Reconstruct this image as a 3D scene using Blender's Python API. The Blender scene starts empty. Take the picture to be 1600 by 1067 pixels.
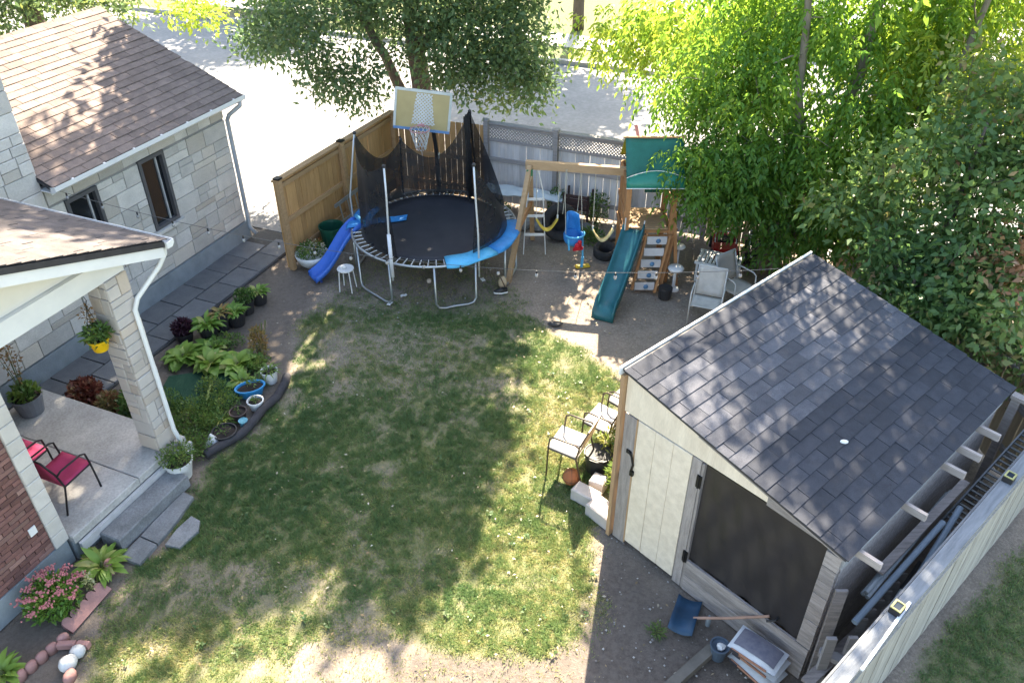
import bpy, math, random
import numpy as np
from mathutils import Matrix, Vector

R = math.radians
random.seed(7)
rng = np.random.default_rng(7)
scene = bpy.context.scene
COL = scene.collection

# ------------------------------------------------------------------ camera
cam_data = bpy.data.cameras.new("camera")
cam_data.sensor_width = 36.0
cam_data.lens = 28.575
cam_data.clip_end = 400
cam = bpy.data.objects.new("camera", cam_data)
COL.objects.link(cam)
cam.location = (0, 0, 8)
cam.rotation_euler = (R(90 - 35.71), 0, 0)
scene.camera = cam

# ------------------------------------------------------------------ sky, sun, exposure
SUN_EL, SUN_AZ = 43.5, 11.5            # degrees; azimuth to the right of +Y
world = bpy.data.worlds.new("World")
scene.world = world
world.use_nodes = True
wn = world.node_tree
sky = wn.nodes.new("ShaderNodeTexSky")
sky.sky_type = 'NISHITA'
sky.sun_disc = False
sky.sun_elevation = R(SUN_EL)
sky.sun_rotation = R(SUN_AZ)
sky.air_density = 1.0
sky.dust_density = 1.5
wn.links.new(sky.outputs[0], wn.nodes["Background"].inputs[0])
wn.nodes["Background"].inputs[1].default_value = 0.115
sun_data = bpy.data.lights.new("sun", 'SUN')
sun_data.energy = 5.0
sun_data.angle = R(0.53)
sun_data.color = (1.0, 0.92, 0.80)
sun = bpy.data.objects.new("sun", sun_data)
COL.objects.link(sun)
sd = Vector((math.sin(R(SUN_AZ)) * math.cos(R(SUN_EL)), math.cos(R(SUN_AZ)) * math.cos(R(SUN_EL)), math.sin(R(SUN_EL))))
sun.rotation_euler = sd.to_track_quat('Z', 'Y').to_euler()
sun.location = (5, 25, 25)
scene.view_settings.view_transform = 'Standard'
scene.view_settings.look = 'None'
scene.view_settings.exposure = 2.75
scene.view_settings.gamma = 1.0
scene.view_settings.use_curve_mapping = False
scene.view_settings.use_white_balance = True
scene.view_settings.white_balance_temperature = 7250
scene.cycles.max_bounces = 6
scene.cycles.diffuse_bounces = 3
scene.cycles.transparent_max_bounces = 12
scene.cycles.use_denoising = True
scene.cycles.caustics_reflective = False
scene.cycles.caustics_refractive = False

# ------------------------------------------------------------------ materials
MATS = {}
def mat(name, c1, c2=None, rough=0.75, scale=6.0, bump=0.0, bscale=None, rnd=0.0, metal=0.0, spec=0.35, stretch=None, grain=0.0, coat=0.0, c3=None):
    """Principled surface: two colours mixed by noise, per-piece brightness by object, fine relief."""
    if name in MATS: return MATS[name]
    m = bpy.data.materials.new(name); m.use_nodes = True
    nt = m.node_tree; N = nt.nodes; L = nt.links
    b = N["Principled BSDF"]
    b.inputs["Roughness"].default_value = rough
    b.inputs["Metallic"].default_value = metal
    b.inputs["Specular IOR Level"].default_value = spec
    if coat: b.inputs["Coat Weight"].default_value = coat
    tc = N.new("ShaderNodeTexCoord"); mp = N.new("ShaderNodeMapping")
    L.new(tc.outputs["Object"], mp.inputs[0])
    if stretch: mp.inputs["Scale"].default_value = stretch
    oi = N.new("ShaderNodeObjectInfo")
    ad = N.new("ShaderNodeVectorMath"); ad.operation = 'ADD'
    sc = N.new("ShaderNodeMath"); sc.operation = 'MULTIPLY'; sc.inputs[1].default_value = 37.0
    L.new(oi.outputs["Random"], sc.inputs[0]); L.new(mp.outputs[0], ad.inputs[0]); L.new(sc.outputs[0], ad.inputs[1])
    nz = N.new("ShaderNodeTexNoise"); nz.inputs["Scale"].default_value = scale; nz.inputs["Detail"].default_value = 5
    nz.inputs["Roughness"].default_value = 0.62
    L.new(ad.outputs[0], nz.inputs["Vector"])
    rp = N.new("ShaderNodeMapRange"); rp.inputs[1].default_value = 0.32; rp.inputs[2].default_value = 0.68
    L.new(nz.outputs[0], rp.inputs[0])
    mx = N.new("ShaderNodeMix"); mx.data_type = 'RGBA'
    c2 = c2 or tuple(x * 0.75 for x in c1)
    mx.inputs[6].default_value = (*c1, 1); mx.inputs[7].default_value = (*c2, 1)
    L.new(rp.outputs[0], mx.inputs[0])
    out = mx.outputs[2]
    if c3:   # a third colour picked piece by piece
        m3 = N.new("ShaderNodeMix"); m3.data_type = 'RGBA'
        p3 = N.new("ShaderNodeMath"); p3.operation = 'FRACT'
        q3 = N.new("ShaderNodeMath"); q3.operation = 'MULTIPLY'; q3.inputs[1].default_value = 7.31
        L.new(oi.outputs["Random"], q3.inputs[0]); L.new(q3.outputs[0], p3.inputs[0])
        g3 = N.new("ShaderNodeMapRange"); g3.inputs[1].default_value = 0.55; g3.inputs[2].default_value = 1.0; g3.inputs[4].default_value = 0.85
        L.new(p3.outputs[0], g3.inputs[0]); L.new(g3.outputs[0], m3.inputs[0])
        L.new(out, m3.inputs[6]); m3.inputs[7].default_value = (*c3, 1); out = m3.outputs[2]
    if rnd or grain:
        hs = N.new("ShaderNodeHueSaturation")
        v = None
        if rnd:
            mr = N.new("ShaderNodeMapRange"); mr.inputs[3].default_value = 1 - rnd; mr.inputs[4].default_value = 1 + rnd
            L.new(oi.outputs["Random"], mr.inputs[0]); v = mr.outputs[0]
        if grain:
            ng = N.new("ShaderNodeTexNoise"); ng.inputs["Scale"].default_value = scale * 14; ng.inputs["Detail"].default_value = 2
            L.new(ad.outputs[0], ng.inputs["Vector"])
            mg = N.new("ShaderNodeMapRange"); mg.inputs[1].default_value = 0.3; mg.inputs[2].default_value = 0.7
            mg.inputs[3].default_value = 1 - grain; mg.inputs[4].default_value = 1 + grain
            L.new(ng.outputs[0], mg.inputs[0])
            if v is None: v = mg.outputs[0]
            else:
                mm = N.new("ShaderNodeMath"); mm.operation = 'MULTIPLY'; L.new(v, mm.inputs[0]); L.new(mg.outputs[0], mm.inputs[1]); v = mm.outputs[0]
        L.new(v, hs.inputs["Value"]); L.new(out, hs.inputs["Color"]); out = hs.outputs[0]
    L.new(out, b.inputs["Base Color"])
    if bump:
        nb = N.new("ShaderNodeTexNoise"); nb.inputs["Scale"].default_value = bscale or scale * 6; nb.inputs["Detail"].default_value = 4
        L.new(ad.outputs[0], nb.inputs["Vector"])
        bm = N.new("ShaderNodeBump"); bm.inputs["Strength"].default_value = min(1, bump); bm.inputs["Distance"].default_value = 0.01 * max(1, bump)
        L.new(nb.outputs[0], bm.inputs["Height"]); L.new(bm.outputs[0], b.inputs["Normal"])
    MATS[name] = m
    return m

def leaf_mat(name, ca, cb, tr=0.35, trcol=None, rough=0.45):
    """Leaf: colour from the per-leaf 'tint' attribute, part of the light passes through."""
    if name in MATS: return MATS[name]
    m = bpy.data.materials.new(name); m.use_nodes = True
    nt = m.node_tree; N = nt.nodes; L = nt.links
    b = N["Principled BSDF"]; b.inputs["Roughness"].default_value = rough; b.inputs["Specular IOR Level"].default_value = 0.3
    at = N.new("ShaderNodeAttribute"); at.attribute_name = "tint"
    rp = N.new("ShaderNodeValToRGB")
    cols = [ca, cb] if not isinstance(ca, list) else ca
    el = rp.color_ramp.elements
    while len(el) < len(cols): el.new(0.5)
    for i, c in enumerate(cols):
        el[i].position = i / (len(cols) - 1); el[i].color = (*c, 1)
    L.new(at.outputs["Fac"], rp.inputs[0]); L.new(rp.outputs[0], b.inputs["Base Color"])
    t = N.new("ShaderNodeBsdfTranslucent")
    hs = N.new("ShaderNodeHueSaturation"); hs.inputs["Value"].default_value = 1.7; hs.inputs["Saturation"].default_value = 1.05; hs.inputs["Hue"].default_value = 0.485
    L.new(rp.outputs[0], hs.inputs["Color"]); L.new(hs.outputs[0], t.inputs[0])
    mx = N.new("ShaderNodeMixShader"); mx.inputs[0].default_value = tr
    L.new(b.outputs[0], mx.inputs[1]); L.new(t.outputs[0], mx.inputs[2])
    L.new(mx.outputs[0], N["Material Output"].inputs[0])
    MATS[name] = m
    return m

def glass_mat(name, c, rough=0.08):
    m = mat(name, c, c, rough=rough, spec=0.8)
    return m

def net_mat(name, c, open_):
    m = bpy.data.materials.new(name); m.use_nodes = True
    nt = m.node_tree; N = nt.nodes; L = nt.links
    b = N["Principled BSDF"]; b.inputs["Base Color"].default_value = (*c, 1); b.inputs["Roughness"].default_value = 0.6
    t = N.new("ShaderNodeBsdfTransparent")
    tc = N.new("ShaderNodeTexCoord"); nz = N.new("ShaderNodeTexNoise"); nz.inputs["Scale"].default_value = 4; nz.inputs["Detail"].default_value = 3
    L.new(tc.outputs["Object"], nz.inputs[0])
    mr = N.new("ShaderNodeMapRange"); mr.inputs[1].default_value = 0.3; mr.inputs[2].default_value = 0.7; mr.inputs[3].default_value = open_ - 0.12; mr.inputs[4].default_value = open_ + 0.12
    L.new(nz.outputs[0], mr.inputs[0])
    mx = N.new("ShaderNodeMixShader"); L.new(mr.outputs[0], mx.inputs[0])
    L.new(b.outputs[0], mx.inputs[1]); L.new(t.outputs[0], mx.inputs[2]); L.new(mx.outputs[0], N["Material Output"].inputs[0])
    return m

# ------------------------------------------------------------------ mesh builder and object helpers
FRAME = {}
def frame_of(o):
    return FRAME.get(o, Matrix.Identity(4)) if o is not None else Matrix.Identity(4)

class MB:
    def __init__(s): s.V = []; s.F = []
    def add(s, vs, fs):
        n = len(s.V); s.V += [tuple(v) for v in vs]; s.F += [tuple(i + n for i in f) for f in fs]; return s
    def box(s, c, size, rz=0, M=None):
        hx, hy, hz = [d / 2 for d in size]
        vs = [Vector((x, y, z)) for z in (-hz, hz) for x, y in ((-hx, -hy), (hx, -hy), (hx, hy), (-hx, hy))]
        T = Matrix.Translation(c) @ (M.to_4x4() if M is not None else Matrix.Rotation(rz, 4, 'Z'))
        return s.add([T @ v for v in vs], [(3, 2, 1, 0), (4, 5, 6, 7), (0, 1, 5, 4), (1, 2, 6, 5), (2, 3, 7, 6), (3, 0, 4, 7)])
    def bar(s, p0, p1, w, h, up=(0, 0, 1)):
        """rectangular bar; h is measured towards up, w across"""
        p0, p1 = Vector(p0), Vector(p1); d = (p1 - p0).normalized(); u = Vector(up)
        if abs(d.dot(u)) > 0.97: u = Vector((0, 1, 0))
        x = d.cross(u).normalized(); u = x.cross(d)
        vs = [p + x * a * w / 2 + u * b * h / 2 for p in (p0, p1) for a, b in ((-1, -1), (1, -1), (1, 1), (-1, 1))]
        return s.add(vs, [(0, 1, 2, 3), (7, 6, 5, 4), (0, 4, 5, 1), (1, 5, 6, 2), (2, 6, 7, 3), (3, 7, 4, 0)])
    def tube(s, pts, r, seg=7, cap=True, closed=False):
        P = [Vector(p) for p in pts]; n = len(P); rs = r if isinstance(r, (list, tuple)) else [r] * n
        base = len(s.V); prev = None
        for i, p in enumerate(P):
            if closed: d = P[(i + 1) % n] - P[i - 1]
            else: d = P[min(i + 1, n - 1)] - P[max(i - 1, 0)]
            d = d.normalized() if d.length > 1e-9 else Vector((0, 0, 1))
            if prev is None:
                a = Vector((0, 0, 1)) if abs(d.z) < 0.9 else Vector((1, 0, 0))
                x = d.cross(a).normalized()
            else:
                x = prev - d * prev.dot(d); x = x.normalized() if x.length > 1e-6 else d.orthogonal().normalized()
            prev = x; y = d.cross(x)
            for k in range(seg):
                t = 2 * math.pi * k / seg
                s.V.append(tuple(p + (x * math.cos(t) + y * math.sin(t)) * rs[i]))
        for i in range(n if closed else n - 1):
            j = (i + 1) % n
            for k in range(seg):
                l = (k + 1) % seg
                s.F.append((base + i * seg + k, base + i * seg + l, base + j * seg + l, base + j * seg + k))
        if cap and not closed:
            s.F.append(tuple(base + k for k in reversed(range(seg))))
            s.F.append(tuple(base + (n - 1) * seg + k for k in range(seg)))
        return s
    def lathe(s, prof, seg=16, c=(0, 0, 0), M=None, sx=1.0, sy=1.0):
        base = len(s.V); c = Vector(c); n = len(prof)
        for r, z in prof:
            for k in range(seg):
                t = 2 * math.pi * k / seg
                v = Vector((r * math.cos(t) * sx, r * math.sin(t) * sy, z))
                if M is not None: v = M @ v
                s.V.append(tuple(c + v))
        for i in range(n - 1):
            for k in range(seg):
                l = (k + 1) % seg
                s.F.append((base + i * seg + k, base + i * seg + l, base + (i + 1) * seg + l, base + (i + 1) * seg + k))
        if prof[0][0] > 1e-5: s.F.append(tuple(base + k for k in reversed(range(seg))))
        if prof[-1][0] > 1e-5: s.F.append(tuple(base + (n - 1) * seg + k for k in range(seg)))
        return s
    def ball(s, c, r, seg=14, rings=8, sc=(1, 1, 1), wob=0.0):
        base = len(s.V)
        for i in range(rings + 1):
            a = math.pi * i / rings
            for k in range(seg):
                t = 2 * math.pi * k / seg; q = 1 + (random.uniform(-wob, wob) if wob and 0 < i < rings else 0)
                s.V.append((c[0] + r * q * sc[0] * math.sin(a) * math.cos(t), c[1] + r * q * sc[1] * math.sin(a) * math.sin(t), c[2] - r * q * sc[2] * math.cos(a)))
        for i in range(rings):
            for k in range(seg):
                l = (k + 1) % seg
                s.F.append((base + i * seg + k, base + i * seg + l, base + (i + 1) * seg + l, base + (i + 1) * seg + k))
        return s
    def sheet(s, rows, th=0.0):
        """grid of points (list of equal rows); th gives it thickness along the local normal"""
        n, m = len(rows), len(rows[0]); base = len(s.V)
        P = [[Vector(p) for p in r] for r in rows]
        def nrm(i, j):
            a = P[min(i + 1, n - 1)][j] - P[max(i - 1, 0)][j]; b = P[i][min(j + 1, m - 1)] - P[i][max(j - 1, 0)]
            q = a.cross(b); return q.normalized() if q.length > 1e-12 else Vector((0, 0, 1))
        for r in P: s.V += [tuple(p) for p in r]
        for i in range(n - 1):
            for j in range(m - 1):
                s.F.append((base + i * m + j, base + i * m + j + 1, base + (i + 1) * m + j + 1, base + (i + 1) * m + j))
        if th:
            b2 = len(s.V)
            for i in range(n):
                for j in range(m): s.V.append(tuple(P[i][j] - nrm(i, j) * th))
            for i in range(n - 1):
                for j in range(m - 1):
                    s.F.append((b2 + (i + 1) * m + j, b2 + (i + 1) * m + j + 1, b2 + i * m + j + 1, b2 + i * m + j))
            rim = [(0, j) for j in range(m)] + [(i, m - 1) for i in range(1, n)] + [(n - 1, j) for j in reversed(range(m - 1))] + [(i, 0) for i in reversed(range(1, n - 1))]
            for a, b in zip(rim, rim[1:] + rim[:1]):
                s.F.append((base + a[0] * m + a[1], b2 + a[0] * m + a[1], b2 + b[0] * m + b[1], base + b[0] * m + b[1]))
        return s
    def prism(s, poly, z0, z1, M=None):
        """polygon in local xy, extruded z0..z1"""
        n = len(poly); M = M or Matrix.Identity(4)
        vs = [M @ Vector((x, y, z)) for z in (z0, z1) for x, y in poly]
        fs = [tuple(reversed(range(n))), tuple(range(n, 2 * n))] + [(i, (i + 1) % n, n + (i + 1) % n, n + i) for i in range(n)]
        return s.add(vs, fs)
    def block(s, c, size, ch=0.008, M=None):
        """box with chamfered outer (+z) face edges; local z is outward"""
        hx, hy, d = size[0] / 2, size[1] / 2, size[2]; M = M or Matrix.Identity(4); c = Vector(c)
        j = lambda: random.uniform(-0.003, 0.003)
        a = [Vector((x, y, 0)) for x, y in ((-hx, -hy), (hx, -hy), (hx, hy), (-hx, hy))]
        b = [Vector((x, y, d - ch)) for x, y in ((-hx, -hy), (hx, -hy), (hx, hy), (-hx, hy))]
        e = [Vector((x + j(), y + j(), d + j())) for x, y in ((-hx + ch, -hy + ch), (hx - ch, -hy + ch), (hx - ch, hy - ch), (-hx + ch, hy - ch))]
        vs = [M @ (c + v) for v in a + b + e]
        fs = [(8, 9, 10, 11)] + [(4 + i, 4 + (i + 1) % 4, 8 + (i + 1) % 4, 8 + i) for i in range(4)] + [(i, (i + 1) % 4, 4 + (i + 1) % 4, 4 + i) for i in range(4)]
        return s.add(vs, fs)
    def mesh(s, name, smooth=False):
        me = bpy.data.meshes.new(name); me.from_pydata(s.V, [], s.F); me.update()
        if smooth: me.shade_smooth()
        return me
    def build(s, name, m, parent=None, smooth=False, world=False):
        if world and parent is not None:
            inv = frame_of(parent).inverted(); s.V = [tuple(inv @ Vector(v)) for v in s.V]
        me = s.mesh(name, smooth); me.materials.append(m)
        o = bpy.data.objects.new(name, me); COL.objects.link(o)
        if parent is not None: o.parent = parent; FRAME[o] = frame_of(parent)
        return o

def tag(o, label=None, cat=None, group=None, kind=None):
    if label: o["label"] = label
    if cat: o["category"] = cat
    if group: o["group"] = group
    if kind: o["kind"] = kind
    return o
def thing(name, label, cat, loc=(0, 0, 0), rz=0.0, group=None):
    o = bpy.data.objects.new(name, None); COL.objects.link(o)
    o.empty_display_size = 0.1; o.location = loc; o.rotation_euler = (0, 0, rz)
    FRAME[o] = Matrix.Translation(loc) @ Matrix.Rotation(rz, 4, 'Z')
    return tag(o, label, cat, group)
def piece(name, me, parent, M):
    """another object that shares mesh data; M is local to the parent's frame"""
    o = bpy.data.objects.new(name, me); COL.objects.link(o); o.parent = parent; o.matrix_local = M
    FRAME[o] = frame_of(parent)
    return o
def structure(mb, name, m, smooth=False):
    return tag(mb.build(name, m, smooth=smooth), kind="structure")
def clone(root, loc, rz, label, scale=1.0):
    r = root.copy(); COL.objects.link(r); r.location = loc; r.rotation_euler = (0, 0, rz); r.scale = (scale,) * 3
    r["label"] = label
    FRAME[r] = Matrix.Translation(loc) @ Matrix.Rotation(rz, 4, 'Z')
    for ch in root.children:
        c = ch.copy(); COL.objects.link(c); c.parent = r
        for g in ch.children:
            d = g.copy(); COL.objects.link(d); d.parent = c
    return r
def raw_mesh(name, V, F4, tint=None, m=None, smooth=False):
    """numpy vertices (n,3) and faces (k,3 or 4)"""
    me = bpy.data.meshes.new(name); k, c = F4.shape
    me.vertices.add(len(V)); me.vertices.foreach_set("co", V.astype(np.float32).ravel())
    me.loops.add(k * c); me.loops.foreach_set("vertex_index", F4.astype(np.int32).ravel())
    me.polygons.add(k); me.polygons.foreach_set("loop_start", (np.arange(k) * c).astype(np.int32))
    me.update(calc_edges=True)
    if tint is not None:
        a = me.attributes.new("tint", 'FLOAT', 'POINT'); a.data.foreach_set("value", tint.astype(np.float32))
    if smooth: me.shade_smooth()
    if m: me.materials.append(m)
    return me
def solo(mb, name, m, label, cat, loc=(0, 0, 0), rz=0.0, group=None, smooth=False):
    """a thing that is one mesh, in local coordinates"""
    o = mb.build(name, m, smooth=smooth); o.location = loc; o.rotation_euler = (0, 0, rz)
    FRAME[o] = Matrix.Translation(loc) @ Matrix.Rotation(rz, 4, 'Z')
    return tag(o, label, cat, group)
def rz4(a): return Matrix.Rotation(a, 4, 'Z')
def basis(o, x, y, z):
    M = Matrix.Identity(4)
    for i, v in enumerate((x, y, z)):
        for k in range(3): M[k][i] = v[k]
    for k in range(3): M[k][3] = o[k]
    return M
def vnoise(x, y, s, seed=0):
    """smooth value noise in numpy"""
    r = np.random.default_rng(seed).random((64, 64)); x = np.asarray(x) / s + 100; y = np.asarray(y) / s + 100
    xi, yi = np.floor(x).astype(int), np.floor(y).astype(int); fx, fy = x - xi, y - yi
    fx = fx * fx * (3 - 2 * fx); fy = fy * fy * (3 - 2 * fy)
    g = lambda a, b: r[a % 64, b % 64]
    return (g(xi, yi) * (1 - fx) + g(xi + 1, yi) * fx) * (1 - fy) + (g(xi, yi + 1) * (1 - fx) + g(xi + 1, yi + 1) * fx) * fy

# frames of the two building directions
HO, HA = (-5.41, 14.76, 0), R(67.2)       # both houses: local x runs along their garden walls, local y into the house
SO, SA = (1.282, 6.964, 0), R(-48.08)     # shed and side fence: local x along the shed front, local y along its depth
HM = Matrix.Translation(HO) @ rz4(HA)
SM = Matrix.Translation(SO) @ rz4(SA)
def hw(x, y, z=0): return tuple(HM @ Vector((x, y, z)))
def sw(x, y, z=0): return tuple(SM @ Vector((x, y, z)))
# ================================================================== setting: ground, lawn, walkway, street
def sstep(a, b, t): 
    t = np.clip((t - a) / (b - a), 0, 1); return t * t * (3 - 2 * t)
def masks(x, y):
    """grass cover 0..1 and darker soil 0..1 at world x,y"""
    n1 = vnoise(x, y, 0.9, 1); n2 = vnoise(x, y, 0.28, 2); n3 = vnoise(x, y, 2.1, 3)
    ch, sh = math.cos(HA), math.sin(HA)
    hx = (x - HO[0]) * ch + (y - HO[1]) * sh; hy = -(x - HO[0]) * sh + (y - HO[1]) * ch
    cs, ss = math.cos(SA), math.sin(SA)
    sx = (x - SO[0]) * cs + (y - SO[1]) * ss; sy = -(x - SO[0]) * ss + (y - SO[1]) * cs
    xl = np.interp(y, [3, 5.0, 5.5, 6.1, 6.8, 7.6, 8.2, 8.66, 9.07, 9.67, 10.0, 11.3, 12.5, 14], [-4.55, -4.55, -4.75, -4.6, -4.25, -4.35, -4.25, -3.85, -3.65, -3.5, -3.5, -3.75, -3.6, -3.4])
    xr = np.interp(y, [3, 5, 6.8, 7.3, 8.5, 9.6, 10.4, 11.2, 12.2, 14], [1.0, 1.05, 1.25, 1.3, 1.75, 2.3, 1.6, 1.0, 0.2, -0.3])
    w = (n1 - 0.5) * 0.7 + (n2 - 0.5) * 0.4
    g = sstep(-0.12, 0.22, x - xl + w * 0.5) * sstep(-0.15, 0.35, xr - x + w * 0.7)
    g *= 1 - 0.78 * sstep(11.5, 12.7, y + w * 1.2)
    bare = sstep(1.25, 0.75, np.sqrt(((x + 0.75) / 2.1) ** 2 + ((y - 4.75) / 0.75) ** 2) + w * 0.7)
    g *= 1 - 0.93 * bare
    bare2 = sstep(1.2, 0.6, np.sqrt(((x + 4.1) / 1.0) ** 2 + ((y - 5.8) / 0.9) ** 2) + w * 0.7)
    g *= 1 - 0.5 * bare2
    bare3 = sstep(1.2, 0.6, np.sqrt(((x + 1.7) / 1.5) ** 2 + ((y - 11.1) / 0.6) ** 2) + w * 1.2)
    g *= 1 - 0.45 * bare3
    g *= np.clip(0.35 + 1.15 * n1 * 0.7 + 0.5 * n3, 0.25, 1.1)
    g *= np.clip(0.45 + 0.95 * n2, 0, 1.1)
    nb = sstep(3.4, 3.7, sx + w * 0.25) * (0.35 + 0.6 * n1)           # neighbour's lawn beyond the side fence
    g = np.maximum(g, nb)
    verge = sstep(13.5, 13.6, hx)
    g = np.maximum(g, verge * 0.9)
    d = sstep(0.35, -0.55, sy + w * 0.8) * sstep(-0.75, 0.35, sx + w * 0.9) * sstep(3.2, 2.9, sx)   # darker soil by the shed front
    d = np.maximum(d, sstep(3.3, 3.0, sx) * sstep(2.6, 2.75, sx) * (sy > -2) * (sy < 4.4))
    d = np.maximum(d, 0.75 * (hx < -0.5) * (hx > -9.8) * sstep(-0.9, -1.2, hy) * sstep(0.1, -0.15, x - xl))
    return np.clip(g, 0, 1.1), np.clip(d, 0, 1)

def make_ground():
    xs = np.concatenate([[-200, -80, -40, -20, -12], np.arange(-8.6, 9.0, 0.11), [12, 20, 40, 80, 200]])
    ys = np.concatenate([[-60, -20, -5, 0, 2.5], np.arange(3.6, 18.4, 0.11), [20, 24, 28, 31, 34, 40, 60, 120, 260]])
    X, Y = np.meshgrid(xs, ys); nx, ny = len(xs), len(ys)
    g, d = masks(X, Y)
    inner = (np.abs(X) < 8.6) & (Y > 3.6) & (Y < 18.4)
    Z = np.where(inner, -0.006 - 0.022 * vnoise(X, Y, 0.45, 9) - 0.012 * vnoise(X, Y, 0.17, 10), -0.02)
    V = np.stack([X, Y, Z], -1).reshape(-1, 3)
    i = np.arange(ny - 1)[:, None] * nx + np.arange(nx - 1)[None, :]
    F = np.stack([i, i + 1, i + nx + 1, i + nx], -1).reshape(-1, 4)
    m = bpy.data.materials.new("soil_and_thatch"); m.use_nodes = True
    nt = m.node_tree; N = nt.nodes; L = nt.links; b = N["Principled BSDF"]; b.inputs["Roughness"].default_value = 0.95; b.inputs["Specular IOR Level"].default_value = 0.1
    tc = N.new("ShaderNodeTexCoord")
    def noise(s, det=6, r=0.65):
        n = N.new("ShaderNodeTexNoise"); n.inputs["Scale"].default_value = s; n.inputs["Detail"].default_value = det; n.inputs["Roughness"].default_value = r
        L.new(tc.outputs["Object"], n.inputs["Vector"]); return n.outputs[0]
    def mr(v, a, b_, c=0, d_=1):
        n = N.new("ShaderNodeMapRange"); n.inputs[1].default_value = a; n.inputs[2].default_value = b_; n.inputs[3].default_value = c; n.inputs[4].default_value = d_
        L.new(v, n.inputs[0]); return n.outputs[0]
    def mix(f, a, c):
        n = N.new("ShaderNodeMix"); n.data_type = 'RGBA'; L.new(f, n.inputs[0])
        for k, q in ((6, a), (7, c)):
            if isinstance(q, tuple): n.inputs[k].default_value = (*q, 1)
            else: L.new(q, n.inputs[k])
        return n.outputs[2]
    soil = mix(mr(noise(2.3), .35, .65), (0.25, 0.205, 0.165), (0.185, 0.152, 0.122))
    soil = mix(mr(noise(26, 4, .7), .45, .72), soil, (0.32, 0.27, 0.215))
    soil = mix(mr(noise(55, 3, .8), .56, .75), soil, (0.11, 0.09, 0.07))
    at = N.new("ShaderNodeAttribute"); at.attribute_name = "dark_soil"
    soil = mix(at.outputs["Fac"], soil, mix(mr(noise(18), .4, .7), (0.155, 0.13, 0.11), (0.10, 0.083, 0.070)))
    thatch = mix(mr(noise(9), .35, .65), (0.150, 0.150, 0.072), (0.085, 0.115, 0.052))
    thatch = mix(mr(noise(60, 3, .8), .5, .75), thatch, (0.26, 0.22, 0.13))
    ag = N.new("ShaderNodeAttribute"); ag.attribute_name = "grass"
    L.new(mix(mr(ag.outputs["Fac"], .12, .75), soil, thatch), b.inputs["Base Color"])
    bm = N.new("ShaderNodeBump"); bm.inputs["Strength"].default_value = 0.8; bm.inputs["Distance"].default_value = 0.02
    L.new(noise(38, 5, .75), bm.inputs["Height"]); L.new(bm.outputs[0], b.inputs["Normal"])
    me = raw_mesh("ground", V, F, m=m, smooth=True)
    for nm, arr in (("grass", g), ("dark_soil", d)):
        a = me.attributes.new(nm, 'FLOAT', 'POINT'); a.data.foreach_set("value", arr.ravel().astype(np.float32))
    o = bpy.data.objects.new("ground", me); COL.objects.link(o); tag(o, kind="structure")
make_ground()

def make_grass():
    n = 900000
    x = np.concatenate([rng.uniform(-4.9, 2.6, n), rng.uniform(3.6, 8.2, n // 5)]); y = np.concatenate([rng.uniform(4.2, 13.9, n), rng.uniform(3.8, 9.4, n // 5)])
    g, d = masks(x, y)
    clump = vnoise(x, y, 0.075, 21)
    keep = rng.random(len(x)) < g * np.clip(clump * 1.7, 0.12, 1)
    x, y, g, clump = x[keep], y[keep], g[keep], clump[keep]
    k = len(x)
    if k > 430000: x, y, g, clump = x[:430000], y[:430000], g[:430000], clump[:430000]; k = 430000
    L = rng.uniform(0.022, 0.062, k) * (0.45 + 0.95 * clump) * (0.75 + 0.4 * g); W = rng.uniform(0.003, 0.006, k)
    a = rng.uniform(0, 2 * np.pi, k); t = rng.uniform(0.5, 1.42, k)
    dx, dy, dz = np.cos(a) * np.sin(t), np.sin(a) * np.sin(t), np.cos(t)
    px, py = -np.sin(a), np.cos(a)
    z0 = np.full(k, -0.022)
    P = np.stack([np.stack([x - px * W, y - py * W, z0], -1), np.stack([x + px * W, y + py * W, z0], -1),
                  np.stack([x + dx * L, y + dy * L, z0 + dz * L + 0.004], -1)], 1).reshape(-1, 3)
    F = np.arange(3 * k).reshape(-1, 3)
    patch = vnoise(x, y, 0.6, 5) * 0.6 + vnoise(x, y, 1.7, 6) * 0.4
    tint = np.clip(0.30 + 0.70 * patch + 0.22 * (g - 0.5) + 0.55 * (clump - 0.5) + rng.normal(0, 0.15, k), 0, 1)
    tint = np.clip(tint - 0.2 * sstep(-0.9, 0.2, x) * sstep(11.2, 10.2, y) * (x < 3) - 0.12 * sstep(6.3, 5.2, y) * (x < 3), 0, 1)   # sunlit strip put into the blade colour as a paler, drier straw tint
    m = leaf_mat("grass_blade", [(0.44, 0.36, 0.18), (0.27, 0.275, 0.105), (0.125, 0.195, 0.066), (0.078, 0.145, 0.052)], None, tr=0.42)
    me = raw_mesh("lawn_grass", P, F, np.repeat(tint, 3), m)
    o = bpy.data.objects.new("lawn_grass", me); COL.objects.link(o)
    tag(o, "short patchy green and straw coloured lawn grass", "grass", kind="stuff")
make_grass()

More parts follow.
